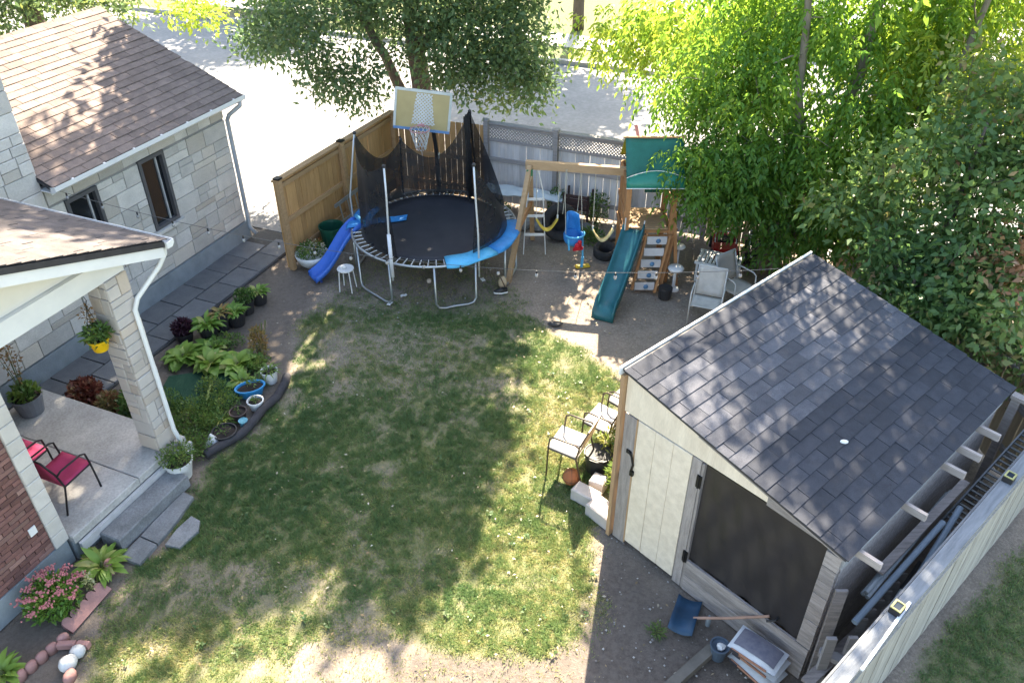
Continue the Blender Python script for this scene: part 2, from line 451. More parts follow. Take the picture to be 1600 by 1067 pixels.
def lawn_weeds():
    n = 230; x = rng.uniform(-4.3, 1.6, n); y = rng.uniform(4.6, 12.2, n); g, d = masks(x, y); ok = rng.random(n) < g * 1.1; x, y = x[ok], y[ok]; k = len(x)
    V, T = [], []
    for i in range(k):
        m = rng.integers(5, 11); a = rng.uniform(0, 6.28, m); L = rng.uniform(.018, .05) * rng.uniform(.7, 1.2, m); w = L * rng.uniform(.22, .5); z = rng.uniform(.01, .03, m)
        ca, sa = np.cos(a), np.sin(a); bx, by = x[i] + rng.normal(0, .02, m), y[i] + rng.normal(0, .02, m)
        V.append(np.stack([np.stack([bx, by, np.zeros(m)], -1), np.stack([bx + ca * L * .5 - sa * w, by + sa * L * .5 + ca * w, z + .006], -1), np.stack([bx + ca * L, by + sa * L, z * .7], -1), np.stack([bx + ca * L * .5 + sa * w, by + sa * L * .5 - ca * w, z + .006], -1)], 1).reshape(-1, 3))
        T.append(np.full(4 * m, rng.uniform(0, 1)))
    V = np.concatenate(V); me = raw_mesh("lawn_weeds", V, np.arange(len(V)).reshape(-1, 4), np.concatenate(T), leaf_mat("weed_leaf", [(0.05, 0.105, 0.034), (0.075, 0.135, 0.045), (0.11, 0.165, 0.055)], None, tr=.3))
    o = bpy.data.objects.new("lawn_weeds", me); COL.objects.link(o); tag(o, "small broad leaved weeds dotted through the lawn", "weeds", kind="stuff")
lawn_weeds()

def leaf_litter():
    n = 900
    x = rng.uniform(-4.6, 4.6, n); y = 4.4 + 10.2 * rng.random(n); a = rng.uniform(0, 6.28, n); l = rng.uniform(0.008, 0.03, n); w = l * rng.uniform(.3, .6, n)
    ca, sa = np.cos(a), np.sin(a); z = np.full(n, 0.006); q = rng.uniform(0, 0.014, n)
    P = np.stack([np.stack([x - ca * l, y - sa * l, z], -1), np.stack([x + sa * w, y - ca * w, z + q], -1), np.stack([x + ca * l, y + sa * l, z], -1), np.stack([x - sa * w, y + ca * w, z + q], -1)], 1).reshape(-1, 3)
    me = raw_mesh("fallen_leaves", P, np.arange(4 * n).reshape(-1, 4), np.repeat(rng.random(n), 4), leaf_mat("litter", [(0.5, 0.47, 0.38), (0.25, 0.17, 0.08), (0.12, 0.085, 0.05), (0.3, 0.27, 0.1)], None, tr=0.1))
    o = bpy.data.objects.new("fallen_leaves", me); COL.objects.link(o)
    tag(o, "dry fallen leaves and bits scattered over lawn and soil", "leaves", kind="stuff")
leaf_litter()

def pebbles():
    n = 520; x = np.concatenate([rng.uniform(.9, 2.9, 260), rng.uniform(-2.8, 3.8, 260)]); y = np.concatenate([rng.uniform(4.3, 6.9, 260), rng.uniform(11.6, 14.6, 260)]); r = rng.uniform(.005, .019, n) ** 1.0
    b = np.array([[1, 0, 0], [0, 1, 0], [-1, 0, 0], [0, -1, 0], [0, 0, .6], [0, 0, -.6]], float); V = (b[None] * (1 + rng.uniform(-.3, .3, (n, 6, 1)))) * r[:, None, None] + np.stack([x, y, r * .2], -1)[:, None, :]
    f = np.array([[0, 1, 4], [1, 2, 4], [2, 3, 4], [3, 0, 4], [1, 0, 5], [2, 1, 5], [3, 2, 5], [0, 3, 5]]); F = (f[None] + 6 * np.arange(n)[:, None, None]).reshape(-1, 3)
    me = raw_mesh("pebbles", V.reshape(-1, 3), F, np.repeat(rng.random(n), 6), leaf_mat("pebble_stone", [(0.16, 0.14, 0.125), (0.3, 0.28, 0.26), (0.5, 0.48, 0.45)], None, tr=0.0, rough=.9))
    o = bpy.data.objects.new("pebbles", me); COL.objects.link(o); tag(o, "small pebbles scattered over the bare soil", "pebbles", kind="stuff")
pebbles()

# street and driveway beyond the back fence
m_street = mat("pale_worn_asphalt", (0.25, 0.245, 0.24), (0.19, 0.188, 0.186), rough=0.9, scale=0.8, bump=0.3, bscale=60, grain=0.12)
mb = MB(); P = [(0.45, -1.36), (3.75, -1.36), (3.75, -45), (13.4, -45), (13.4, 60), (0.45, 60)]
mb.prism([tuple(hw(x, y)[:2]) for x, y in P], -0.1, 0.006); structure(mb, "street", m_street)
m_conc = mat("concrete", (0.36, 0.35, 0.33), (0.28, 0.275, 0.265), rough=0.9, scale=2.2, bump=0.35, bscale=50, grain=0.1)
mb = MB(); mb.bar(hw(13.48, -45, 0.03), hw(13.48, 60, 0.03), 0.16, 0.2); structure(mb, "kerb", m_conc)
mb = MB(); mb.prism([tuple(hw(x, y)[:2]) for x, y in ((15.2, -45), (16.7, -45), (16.7, 60), (15.2, 60))], -0.05, 0.012); structure(mb, "far_pavement", m_conc)
mb = MB(); mb.prism([tuple(hw(x, y)[:2]) for x, y in ((13.57, -45), (32, -45), (32, -3), (13.57, -3))], -0.1, 0.004); structure(mb, "side_road", m_street)

# slab walkway along the stone house
m_pav = mat("paver_grey", (0.165, 0.168, 0.172), (0.125, 0.128, 0.134), rough=0.9, scale=5, bump=0.4, bscale=70, rnd=0.14, grain=0.1)
mb = MB(); mb.prism([(-6.0, -1.12), (0.42, -1.12), (0.42, -0.04), (-6.0, -0.04)], -0.02, 0.012, HM)
walk = structure(mb, "walkway", mat("joint_sand", (0.09, 0.085, 0.08), (0.06, 0.058, 0.055), rough=1, scale=20))
x = -5.95; k = 0
paver_mesh = {}
while x < 0.35:
    w = 0.61
    for r, (y0, y1) in enumerate(((-1.1, -0.60), (-0.58, -0.06))):
        x0 = x + (0.3 if r else 0.0)
        if x0 + w > 0.4: continue
        b = MB().block(((0), 0, 0), (w - 0.018, y1 - y0 - 0.01, 0.045), ch=0.006).build("paver", m_pav, walk)
        b.matrix_local = HM @ Matrix.Translation((x0 + w / 2, (y0 + y1) / 2, -0.004)) @ rz4(random.uniform(-.012, .012))
    x += w
# ================================================================== houses
m_stone = mat("ashlar_stone", (0.55, 0.525, 0.49), (0.45, 0.432, 0.405), rough=0.9, scale=4, bump=0.5, bscale=35, rnd=0.18, grain=0.08, c3=(0.47, 0.415, 0.35))
m_mortar = mat("mortar", (0.30, 0.29, 0.275), (0.24, 0.235, 0.225), rough=1, scale=12)
m_found = mat("painted_foundation", (0.27, 0.305, 0.325), (0.185, 0.21, 0.225), rough=0.9, scale=2.5, bump=0.5, bscale=40)
m_white = mat("white_painted_metal", (0.74, 0.74, 0.72), (0.66, 0.665, 0.66), rough=0.45, scale=3)
m_brown_sh = mat("brown_shingle", (0.205, 0.158, 0.135), (0.145, 0.112, 0.098), rough=0.95, scale=9, bump=0.5, bscale=160, rnd=0.16, grain=0.22)
m_dark = mat("dark_trim", (0.045, 0.045, 0.05), (0.03, 0.03, 0.034), rough=0.5, scale=6)
m_glass = glass_mat("window_glass", (0.012, 0.014, 0.017))
m_winframe = mat("grey_window_frame", (0.10, 0.10, 0.105), (0.075, 0.075, 0.08), rough=0.5, scale=5)

def holed(x0, x1, z0, z1, y0, y1, holes):
    """wall between y0 and y1 with rectangular openings (xa,xb,za,zb)"""
    xs = sorted({x0, x1, *[v for h in holes for v in h[:2]]}); zs = sorted({z0, z1, *[v for h in holes for v in h[2:]]})
    mb = MB()
    for a, b in zip(xs, xs[1:]):
        for c, d in zip(zs, zs[1:]):
            if any(h[0] <= a and b <= h[1] and h[2] <= c and d <= h[3] for h in holes): continue
            mb.box(((a + b) / 2, (y0 + y1) / 2, (c + d) / 2), (b - a, y1 - y0, d - c))
    return mb
def ashlar(parent, x0, x1, z0, z1, holes, M, depth=0.03, lo=0.26, hi=0.66, name="stone", m=None, big=0.30):
    """dressed stones in uneven courses; M maps (x, z, outward) to the parent's frame"""
    zs = [z0]
    marks = sorted({z0, z1, *[min(max(v, z0), z1) for h in holes for v in h[2:]]})
    for a, b in zip(marks, marks[1:]):
        n = max(1, round((b - a) / big))
        zs += [a + (b - a) * (i + 1) / n for i in range(n)]
    zs = sorted(set(round(z, 4) for z in zs))
    for a, b in zip(zs, zs[1:]):
        if b - a < 0.03: continue
        spans = [(x0, x1)]
        for h in holes:
            if h[2] < (a + b) / 2 < h[3]:
                spans = [s for u, v in spans for s in ((u, min(v, h[0])), (max(u, h[1]), v)) if s[1] - s[0] > 0.03]
        for u, v in spans:
            x = u
            while x < v - 1e-6:
                w = random.uniform(lo, hi)
                if v - x - w < lo * 0.6: w = v - x
                cuts = [(a, b)]
                if b - a > 0.2 and random.random() < 0.38:
                    c = a + (b - a) * random.choice((0.36, 0.5, 0.64)); cuts = [(a, c), (c, b)]
                for c0, c1 in cuts:
                    pieces_x = [(x, x + w)]
                    if w > 0.5 and random.random() < 0.35 and len(cuts) == 2:
                        q = x + w * random.uniform(.35, .65); pieces_x = [(x, q), (q, x + w)]
                    for s0, s1 in pieces_x:
                        mb = MB(); mb.block((0, 0, 0), (s1 - s0 - 0.009, c1 - c0 - 0.009, depth + random.uniform(-.006, .006)), ch=0.007)
                        o = mb.build(name, m or m_stone, parent)
                        o.matrix_local = M @ Matrix.Translation(((s0 + s1) / 2, (c0 + c1) / 2, 0))
                x += w
FRONT = lambda y: basis((0, y, 0), (1, 0, 0), (0, 0, 1), (0, -1, 0))        # stones on a face that looks towards -y
def shingles(parent, o, u, v, W, H, m, tab=0.33, expo=0.15, name="shingle", mfun=None, clip=None):
    """overlapping shingle tabs: o = lower corner, u along the eave, v up the slope (unit vectors)"""
    u, v = Vector(u), Vector(v); n = u.cross(v)
    if n.z < 0: n = -n
    cache = {}
    rows = int(round(H / expo)); e = H / rows
    for r in range(rows):
        off = (r % 2) * tab * 0.5 + ((r * 7) % 5) * 0.02
        x = -off
        while x < W - 0.01:
            a, b = max(x, 0), min(x + tab, W)
            if b - a > 0.03 and (clip is None or clip((a + b) / 2, (r + 0.5) * e)):
                key = round(b - a, 3), (mfun(r, rows, (a + b) / 2) if mfun else m).name
                if key not in cache:
                    w = b - a - 0.006
                    mb = MB(); t0, t1 = 0.014, 0.002          # thick at the lower edge, thin at the top
                    vs = [(-w / 2, 0, 0), (w / 2, 0, 0), (w / 2, e + .02, 0), (-w / 2, e + .02, 0), (-w / 2, 0, t0), (w / 2, 0, t0), (w / 2, e + .02, t1), (-w / 2, e + .02, t1)]
                    mb.add(vs, [(3, 2, 1, 0), (4, 5, 6, 7), (0, 1, 5, 4), (1, 2, 6, 5), (2, 3, 7, 6), (3, 0, 4, 7)])
                    me = mb.mesh(name); me.materials.append(mfun(r, rows, (a + b) / 2) if mfun else m); cache[key] = me
                p = Vector(o) + u * (a + b) / 2 + v * (r * e) + n * (0.001 + random.uniform(0, .006))
                M = basis(p, u, v, n) @ Matrix.Rotation(random.uniform(-.014, .014), 4, 'Z')
                piece(name, cache[key], parent, M)
            x += tab
def window(parent, x0, x1, z0, z1, split):
    w = MB()
    f = 0.06
    w.box(((x0 + x1) / 2, 0.0, z1 - f / 2), (x1 - x0, 0.10, f)); w.box(((x0 + x1) / 2, 0.0, z0 + f / 2), (x1 - x0, 0.10, f))
    w.box((x0 + f / 2, 0.0, (z0 + z1) / 2), (f, 0.10, z1 - z0 - 2 * f)); w.box((x1 - f / 2, 0.0, (z0 + z1) / 2), (f, 0.10, z1 - z0 - 2 * f))
    o = w.build("window", m_winframe, parent)
    MB().box(((x0 + x1) / 2, 0.035, (z0 + z1) / 2), (x1 - x0 - 2 * f, 0.012, z1 - z0 - 2 * f)).build("pane", m_glass, o)
    xs = x0 + (x1 - x0) * split
    MB().box((xs, 0.015, (z0 + z1) / 2), (0.028, 0.03, z1 - z0 - 2 * f)).build("mullion", mat("pale_mullion", (0.42, 0.43, 0.44), rough=.4), o)
    MB().box(((x0 + x1) / 2, -0.045, z0 - 0.035), (x1 - x0 + 0.1, 0.13, 0.06)).build("sill", m_stone, o)

sh = thing("stone_house", "pale cut stone house with brown shingle roof and two dark windows behind the walkway", "house", HO, HA)
wins = [(-2.21, -1.62, 1.24, 2.53), (-3.73, -3.11, 1.24, 2.50)]
holed(-4.0, 0.0, 0.0, 2.84, 0.0, 0.2, wins).build("wall", m_mortar, sh)
MB().box((-2.0, 2.8, 1.4), (4.0 - 0.02, 5.2, 2.8)).build("rear_wall", m_mortar, sh)
MB().box((-6.8, 2.8, 2.7), (5.56, 5.56, 5.4)).build("tall_wing", m_mortar, sh)
ashlar(sh, -4.0, 0.0, 0.40, 2.82, wins, FRONT(0.0))
ashlar(sh, -6.35, -4.02, 0.40, 5.2, [], FRONT(0.02), depth=0.06)
mb = MB(); mb.box((-3.2, -0.012, 0.19), (6.5, 0.1, 0.38)); mb.build("foundation", m_found, sh)
for a in wins: window(sh, *a, 0.72)
# roof with gable end
ez, rzz, ey, ry = 2.90, 4.16, -0.30, 2.70
sl = math.hypot(ry - ey, rzz - ez); vv = Vector((0, ry - ey, rzz - ez)) / sl
mb = MB()
mb.add([(-4.05, ey, ez - .06), (0.31, ey, ez - .06), (0.31, ry, rzz - .06), (-4.05, ry, rzz - .06), (-4.05, ey, ez), (0.31, ey, ez), (0.31, ry, rzz), (-4.05, ry, rzz),
        (-4.05, 2 * ry - ey, ez - .06), (0.31, 2 * ry - ey, ez - .06), (-4.05, 2 * ry - ey, ez), (0.31, 2 * ry - ey, ez)],
       [(3, 2, 1, 0), (4, 5, 6, 7), (0, 1, 5, 4), (1, 2, 6, 5), (3, 0, 4, 7), (7, 6, 11, 10), (8, 9, 2, 3), (2, 9, 11, 6), (9, 8, 10, 11), (8, 3, 7, 10)])
roof = mb.build("roof", m_dark, sh)
shingles(roof, (-4.05, ey - .02, ez + .004), (1, 0, 0), vv, 4.36, sl, m_brown_sh, tab=0.335, expo=0.158)
cap_me = MB(); cap_me.add([(-.12, -.15, -.07), (.12, -.15, -.07), (.12, 0, .012), (-.12, 0, .012), (-.12, .15, -.07), (.12, .15, -.07)], [(0, 1, 2, 3), (3, 2, 5, 4), (0, 3, 4), (1, 5, 2)])
cap_me = cap_me.mesh("ridge_cap"); cap_me.materials.append(m_brown_sh)
for i in range(20): piece("ridge_cap", cap_me, roof, Matrix.Translation((-3.95 + i * 0.22, ry, rzz + .018 + .004 * (i % 2))))
mb = MB(); mb.prism([(0, 0), (5.4, 0), (2.7, 1.28)], 0, .06, basis((-.06, 0.0, 2.84), (0, 1, 0), (0, 0, 1), (1, 0, 0))); mb.build("gable", m_mortar, sh)
# gutter and downspout
mb = MB(); g = [(-.36, 2.92), (-.36, 2.85), (-.33, 2.825), (-.27, 2.825), (-.27, 2.9)]
rows = [[(x, y, z) for y, z in g] for x in (-4.05, 0.32)]; mb.sheet(rows, 0.006)
for x in (-4.05, 0.32): mb.prism([(y, z) for y, z in g], -.004, .004, basis((x, 0, 0), (0, 1, 0), (0, 0, 1), (1, 0, 0)))
gut = mb.build("gutter", m_white, sh)
for i in range(7): MB().box((-3.7 + i * 0.62, -0.315, 2.915), (0.03, 0.1, 0.012)).build("gutter_strap", m_white, gut)
MB().box((-1.87, -0.262, 2.845), (4.36, 0.018, 0.12)).build("fascia", m_white, sh)
MB().box((-1.9, -0.14, 2.815), (4.3, 0.24, 0.015)).build("soffit", m_white, sh)
MB().tube([(0.2, -.31, 2.84), (0.2, -.3, 2.74), (0.06, -.12, 2.58), (0.04, -.07, 2.48), (0.04, -.07, 0.25), (0.06, -.2, 0.12)], 0.042, 8).build("downspout", mat("grey_downspout", (0.42, 0.45, 0.48), rough=.45), sh, smooth=True)

# ---- brick house with the porch
bh = thing("brick_house", "reddish brick house with white trimmed porch roof, stone column and concrete porch", "house", HO, HA)
m_brick = mat("brick_red", (0.205, 0.098, 0.082), (0.145, 0.075, 0.068), rough=0.9, scale=14, bump=0.5, bscale=60, rnd=0.28, grain=0.12, c3=(0.25, 0.15, 0.125))
m_bmort = mat("brick_mortar", (0.22, 0.18, 0.165), (0.17, 0.14, 0.13), rough=1, scale=20)
m_quoin = mat("quoin_stone", (0.55, 0.52, 0.48), (0.47, 0.445, 0.41), rough=0.85, scale=5, bump=0.4, bscale=35, rnd=0.08)
MB().box((-9.3, -1.55, 1.75), (3.52, 3.3, 3.1)).build("wall", m_bmort, bh)
bl, bh_, gap = 0.215, 0.066, 0.009
bm_ = []
for k in range(4):
    me = MB().block((0, 0, 0), (bl - gap, bh_ - gap, 0.022), ch=0.003).mesh("brick"); me.materials.append(m_brick); bm_.append(me)
half = MB().block((0, 0, 0), (bl / 2 - gap, bh_ - gap, 0.022), ch=0.003).mesh("brick"); half.materials.append(m_brick)
nb = 0; z = 0.36; r = 0
while z < 2.75 and nb < 292:
    x1 = -7.71; x = x1 - (bl / 2 if r % 2 else 0)
    if r % 2: piece("brick", half, bh, FRONT(-3.2) @ Matrix.Translation((x1 - bl / 4, z + bh_ / 2, 0))); nb += 1
    lim = -8.05 - (2.7 - z) * 0.62
    while x > lim:
        piece("brick", random.choice(bm_), bh, FRONT(-3.2) @ Matrix.Translation((x - bl / 2, z + bh_ / 2, random.uniform(-.003, .003)))); nb += 1; x -= bl
    z += bh_; r += 1
z = 0.36
while z < 3.2:
    h = random.uniform(.17, .24); q = MB().block((0, 0, 0), (0.185, h - 0.008, 0.05), ch=0.008).build("quoin", m_quoin, bh)
    q.matrix_local = FRONT(-3.2) @ Matrix.Translation((-7.615, z + h / 2, 0)); z += h
for z in (0.5, 1.1, 1.7, 2.3): MB().box((-7.53, -3.05, z + .3), (0.02, .3, .58)).build("return_stone", m_quoin, bh)
mb = MB(); mb.box((-9.3, -3.0, 0.17), (3.5, 0.46, 0.36)); mb.box((-6.55, -1.95, 0.13), (1.94, 2.62, 0.30)); mb.build("foundation", m_found, bh)
pl = MB().box((-7.85, -3.235, 0.83), (0.09, 0.014, 0.11)).build("vent_cover", m_white, bh)
m_porch = mat("porch_concrete", (0.46, 0.445, 0.42), (0.33, 0.32, 0.30), rough=0.9, scale=2.2, bump=0.45, bscale=40, grain=0.13)
MB().block((-6.98, -1.96, 0.285), (1.07, 2.7, 0.115), ch=0.012).build("porch_slab", m_porch, bh)
MB().block((-6.0, -1.96, 0.285), (0.87, 2.7, 0.115), ch=0.012).build("porch_slab", m_porch, bh)
MB().box((-6.5, -3.335, 0.2), (1.96, 0.05, 0.14)).build("slab_edge_trim", mat("pale_trim_edge", (0.5, .5, .5), rough=.6), bh)
# column, its stones on the faces towards the garden
col = MB().box((-5.775, -3.075, 1.72), (0.29, 0.29, 2.66)).build("column", m_mortar, bh)
m_cst = mat("column_stone", (0.50, 0.455, 0.42), (0.43, 0.40, 0.375), rough=0.9, scale=4, bump=0.5, bscale=30, rnd=0.12, c3=(0.46, 0.38, 0.31))
ashlar(col, -5.945, -5.605, 0.402, 3.05, [], FRONT(-3.22), depth=0.03, lo=.14, hi=.34, m=m_cst, big=.26)
ashlar(col, 2.905, 3.22, 0.402, 3.05, [], basis((-5.92, 0, 0), (0, -1, 0), (0, 0, 1), (-1, 0, 0)), depth=0.03, lo=.16, hi=.3, m=m_cst, big=.24)
MB().box((-6.6, -3.08, 3.17), (2.0, 0.27, 0.25)).build("porch_beam", m_white, bh)
# porch roof, gable towards the garden, slopes down to the column end
s_ = 0.358
zr = lambda x: 3.33 + (-5.22 - x) * s_
m_cream = mat("cream_siding", (0.72, 0.69, 0.62), (0.67, 0.64, 0.575), rough=0.6, scale=4)
MB().prism([(-9.5, 3.3), (-5.62, 3.3), (-5.62, zr(-5.62) - .13), (-9.5, zr(-9.5) - .13)], 0, .05, basis((0, -3.1, 0), (1, 0, 0), (0, 0, 1), (0, -1, 0))).build("gable_siding", m_cream, bh)
def slab(x0, x1, y0, y1, top, th):
    mb = MB(); vs = [(x, y, zr(x) + d) for d in (top - th, top) for x, y in ((x0, y0), (x1, y0), (x1, y1), (x0, y1))]
    return mb.add(vs, [(3, 2, 1, 0), (4, 5, 6, 7), (0, 1, 5, 4), (1, 2, 6, 5), (2, 3, 7, 6), (3, 0, 4, 7)])
proof = slab(-9.6, -5.24, -3.56, -0.09, 0.0, 0.05).build("porch_roof", m_dark, bh)
lv = math.hypot(1, s_)
shingles(proof, (-5.2, -3.60, zr(-5.2) + .003), (0, 1, 0), Vector((-1, 0, s_)) / lv, 3.5, 3.0 * lv, mat("porch_shingle", (0.115, 0.098, 0.092), (0.08, 0.068, 0.065), rough=0.95, scale=9, bump=.5, bscale=160, rnd=.15, grain=.22), tab=0.32, expo=0.16, clip=lambda a, b: a < 0.5 + 1.25 * max(0.0, 2.35 - b) )
slab(-9.6, -5.26, -3.6, -3.562, -0.01, 0.075).build("rake_drip_edge", m_dark, bh)
slab(-9.6, -5.28, -3.585, -3.562, -0.09, 0.13).build("rake_fascia", m_white, bh)
slab(-9.6, -5.3, -3.56, -3.16, -0.17, 0.02).build("rake_soffit", m_cream, bh)
g = [(-5.24, 3.31), (-5.24, 3.235), (-5.17, 3.235), (-5.135, 3.27), (-5.135, 3.32)]
mb = MB(); mb.sheet([[(x, y, z) for x, z in g] for y in (-0.1, -3.62)], 0.006)
mb.prism([(x, z) for x, z in g], -.004, .004, basis((0, -3.62, 0), (1, 0, 0), (0, 0, 1), (0, -1, 0))); mb.build("gutter", m_white, bh)
MB().tube([(-5.19, -3.5, 3.24), (-5.2, -3.49, 3.12), (-5.28, -3.44, 2.98), (-5.62, -3.31, 2.68), (-5.69, -3.295, 2.55), (-5.69, -3.295, 0.62), (-5.68, -3.4, 0.22)], 0.031, 8).build("downspout", m_white, bh, smooth=True)
# steps
m_slate = mat("slate_step", (0.225, 0.235, 0.245), (0.135, 0.142, 0.145), rough=0.85, scale=3.5, bump=0.6, bscale=30, grain=.16)
MB().block((-6.62, -3.52, 0.0), (1.22, 0.32, 0.20), ch=0.015).build("step_tread", m_slate, bh)
for nm, pts, lab in (("paving_slab", [(-6.98, -4.0), (-6.62, -3.97), (-6.18, -3.88), (-6.16, -3.69), (-6.72, -3.70), (-6.97, -3.72)], "blue grey paving slab at the foot of the porch step, nearer the column"),
                     ("paving_slab", [(-7.32, -4.03), (-7.0, -4.0), (-6.99, -3.72), (-7.33, -3.73)], "blue grey paving slab at the foot of the porch step, nearer the brick wall"),
                     ("stepping_stone", [(-6.96, -4.1), (-6.7, -4.06), (-6.46, -4.08), (-6.48, -4.24), (-6.62, -4.33), (-6.93, -4.30)], "loose angular grey stepping stone lying in the lawn beside the porch slabs")):
    p = hw(*pts[0])
    solo(MB().prism([(x - pts[0][0], y - pts[0][1]) for x, y in pts], -.03, .03), nm, m_slate, lab, "paving", p, HA)
# ================================================================== garden shed and fences
m_weather = mat("weathered_board", (0.36, 0.315, 0.29), (0.20, 0.175, 0.16), rough=0.9, scale=3, bump=0.6, bscale=14, rnd=0.14, stretch=(1.2, 9, 9), grain=.12)
m_weatherv = mat("weathered_board_upright", (0.36, 0.315, 0.285), (0.225, 0.195, 0.18), rough=0.9, scale=3, bump=0.6, bscale=14, rnd=0.12, stretch=(9, 9, 1.0), grain=.12)
m_tan = mat("tan_lumber", (0.42, 0.27, 0.15), (0.33, 0.20, 0.11), rough=0.8, scale=3, rnd=.08, stretch=(8, 8, 1))
m_shedw = mat("cream_shed_siding", (0.77, 0.66, 0.52), (0.63, 0.53, 0.41), rough=0.75, scale=1.6, stretch=(6, 6, 1), grain=.06)
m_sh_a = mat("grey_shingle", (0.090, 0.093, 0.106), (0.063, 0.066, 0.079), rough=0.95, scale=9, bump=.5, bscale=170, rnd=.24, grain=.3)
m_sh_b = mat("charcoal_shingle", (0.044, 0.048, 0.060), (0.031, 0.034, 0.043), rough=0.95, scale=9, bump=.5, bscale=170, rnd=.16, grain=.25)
m_iron = mat("black_iron", (0.02, 0.02, 0.022), (0.03, 0.028, 0.026), rough=.5, metal=.6)
shed = thing("garden_shed", "low garden shed with dark shingle roof, cream door and black screened opening", "shed", SO, SA)
W_, D_, Z0, Z1 = 2.69, 3.61, 2.62, 2.03
rz_ = lambda x: Z0 - (Z0 - Z1) * x / W_
# roof
def rslab(x0, x1, y0, y1, top, th):
    mb = MB(); vs = [(x, y, rz_(x) + d) for d in (top - th, top) for x, y in ((x0, y0), (x1, y0), (x1, y1), (x0, y1))]
    return mb.add(vs, [(3, 2, 1, 0), (4, 5, 6, 7), (0, 1, 5, 4), (1, 2, 6, 5), (2, 3, 7, 6), (3, 0, 4, 7)])
sroof = rslab(-0.05, 2.74, -0.06, D_ + 0.05, 0.012, 0.04).build("roof", m_dark, shed)
lv = math.hypot(W_, Z0 - Z1); dv = Vector((-W_, 0, Z0 - Z1)) / lv
Hs = 2.83
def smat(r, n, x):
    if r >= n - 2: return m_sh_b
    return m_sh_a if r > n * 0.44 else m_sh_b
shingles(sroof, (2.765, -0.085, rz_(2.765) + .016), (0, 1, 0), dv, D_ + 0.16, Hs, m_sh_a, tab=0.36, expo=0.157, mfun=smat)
rslab(-0.075, -0.052, -0.1, D_ + 0.08, 0.03, 0.10).build("drip_edge", m_white, shed)
# front
MB().bar((-.035, -.03, 0.0), (-.035, -.03, 2.56), 0.05, 0.09, up=(0, 1, 0)).build("corner_post", m_tan, shed)
MB().box((.105, -.012, 1.02), (.18, .03, 2.03)).build("jamb_board", m_weatherv, shed)
MB().box((.2, -.006, 1.04), (.02, .05, 2.0)).build("jamb_trim", m_tan, shed)
def gable_board(x0, x1, z0, name, m, y=-.024, th=.02, top=-.01):
    MB().prism([(x0, z0), (x1, z0), (x1, rz_(x1) + top), (x0, rz_(x0) + top)], 0, th, basis((0, y + th, 0), (1, 0, 0), (0, 0, 1), (0, -1, 0))).build(name, m, shed)
gable_board(0.0, 1.88, 2.055, "gable_siding", m_shedw)
MB().bar((1.0, -.036, rz_(1.0) - .025), (2.72, -.036, rz_(2.72) - .025), .02, .07).build("rake_board", m_weather, shed)
MB().prism([(1.86, 2.02), (2.69, 1.985), (2.69, rz_(2.69) - .06), (1.86, rz_(1.86) - .03)], 0, .024, basis((0, -.002, 0), (1, 0, 0), (0, 0, 1), (0, -1, 0))).build("header_board", m_weather, shed)
door = MB().box((.58, -.002, 1.06), (.75, .03, 1.97)).build("door", mat("door_core", (0.3, .28, .26)), shed)
for i in range(3): MB().block((0, 0, 0), (.245, 1.955, .014), ch=.004).build("door_panel", m_shedw, door).matrix_local = FRONT(-.017) @ Matrix.Translation((.335 + i * .248, 1.06, 0))
MB().box((1.02, -.01, 1.03), (.115, .03, 2.02)).build("door_stile", m_weatherv, shed)
MB().box((1.10, .0, 1.02), (.03, .05, 2.0)).build("jamb_trim", m_weatherv, shed)
for z in (1.76, .56):
    h = MB().box((1.085, -.035, z), (.06, .014, .17)); h.tube([(1.085, -.046, z - .085), (1.085, -.046, z + .085)], .011, 6); h.build("hinge", m_iron, shed)
lt = MB().box((.13, -.035, 1.52), (.07, .014, .05)); lt.tube([(.13, -.05, 1.55), (.19, -.055, 1.5), (.22, -.05, 1.38), (.2, -.05, 1.28)], .014, 6); lt.box((.215, -.05, 1.25), (.045, .03, .07)); lt.build("latch", m_iron, shed)
for i in range(4): MB().box((1.9, -.012 - .002 * (i % 2), .07 + i * .128), (1.57, .03, .122)).build("kick_board", m_weather, shed)
for i in range(7): MB().box((2.615, -.010 - .003 * (i % 2), .63 + i * .203), (.155 - .004 * (i % 2), .03, .198)).build("end_board", m_weather, shed)
rows = [[(1.11 + 1.43 * j / 40, .016 + (.012 * math.sin(j * .55 + i * .35) + .008 * math.sin(j * .9 - i * .5 + 1)) * min(1, i / 6) * min(1, j / 5, (40 - j) / 5) + .035 * math.sin(math.pi * j / 40) * math.sin(math.pi * i / 24), 2.0 - 1.49 * i / 24) for j in range(41)] for i in range(25)]
m_screen = mat("black_screen_cloth", (0.030, 0.026, 0.027), (0.019, 0.017, 0.018), rough=.5, scale=2, spec=.5, bump=.8, bscale=6)
MB().sheet(rows).build("screen", m_screen, shed, smooth=True)
# other walls
for i in range(9):
    z = .12 + i * .21
    MB().box((2.675, D_ / 2 + .02, z), (.025, D_ - .06, .205)).build("side_board", m_weather, shed)
MB().box((2.70, D_ / 2, 1.90), (.028, D_, .20)).build("eave_board", mat("grey_eave_board", (0.33, 0.335, 0.34), (0.22, 0.225, 0.235), rough=.9, scale=2.5, bump=.6, bscale=10, stretch=(9, 1, 9)), shed)
MB().box((.0, D_ / 2 + .03, 1.26), (.025, D_ - .1, 2.52)).build("long_wall", m_shedw, shed)
MB().prism([(0.02, 0), (2.66, 0), (2.66, 1.98), (.02, 2.55)], 0, .03, basis((0, D_, 0), (1, 0, 0), (0, 0, 1), (0, -1, 0))).build("back_wall", m_weather, shed)
m_raf = mat("rafter_end", (0.40, 0.35, 0.32), (0.29, 0.25, 0.23), rough=.85, scale=5, rnd=.1, stretch=(1, 8, 8))
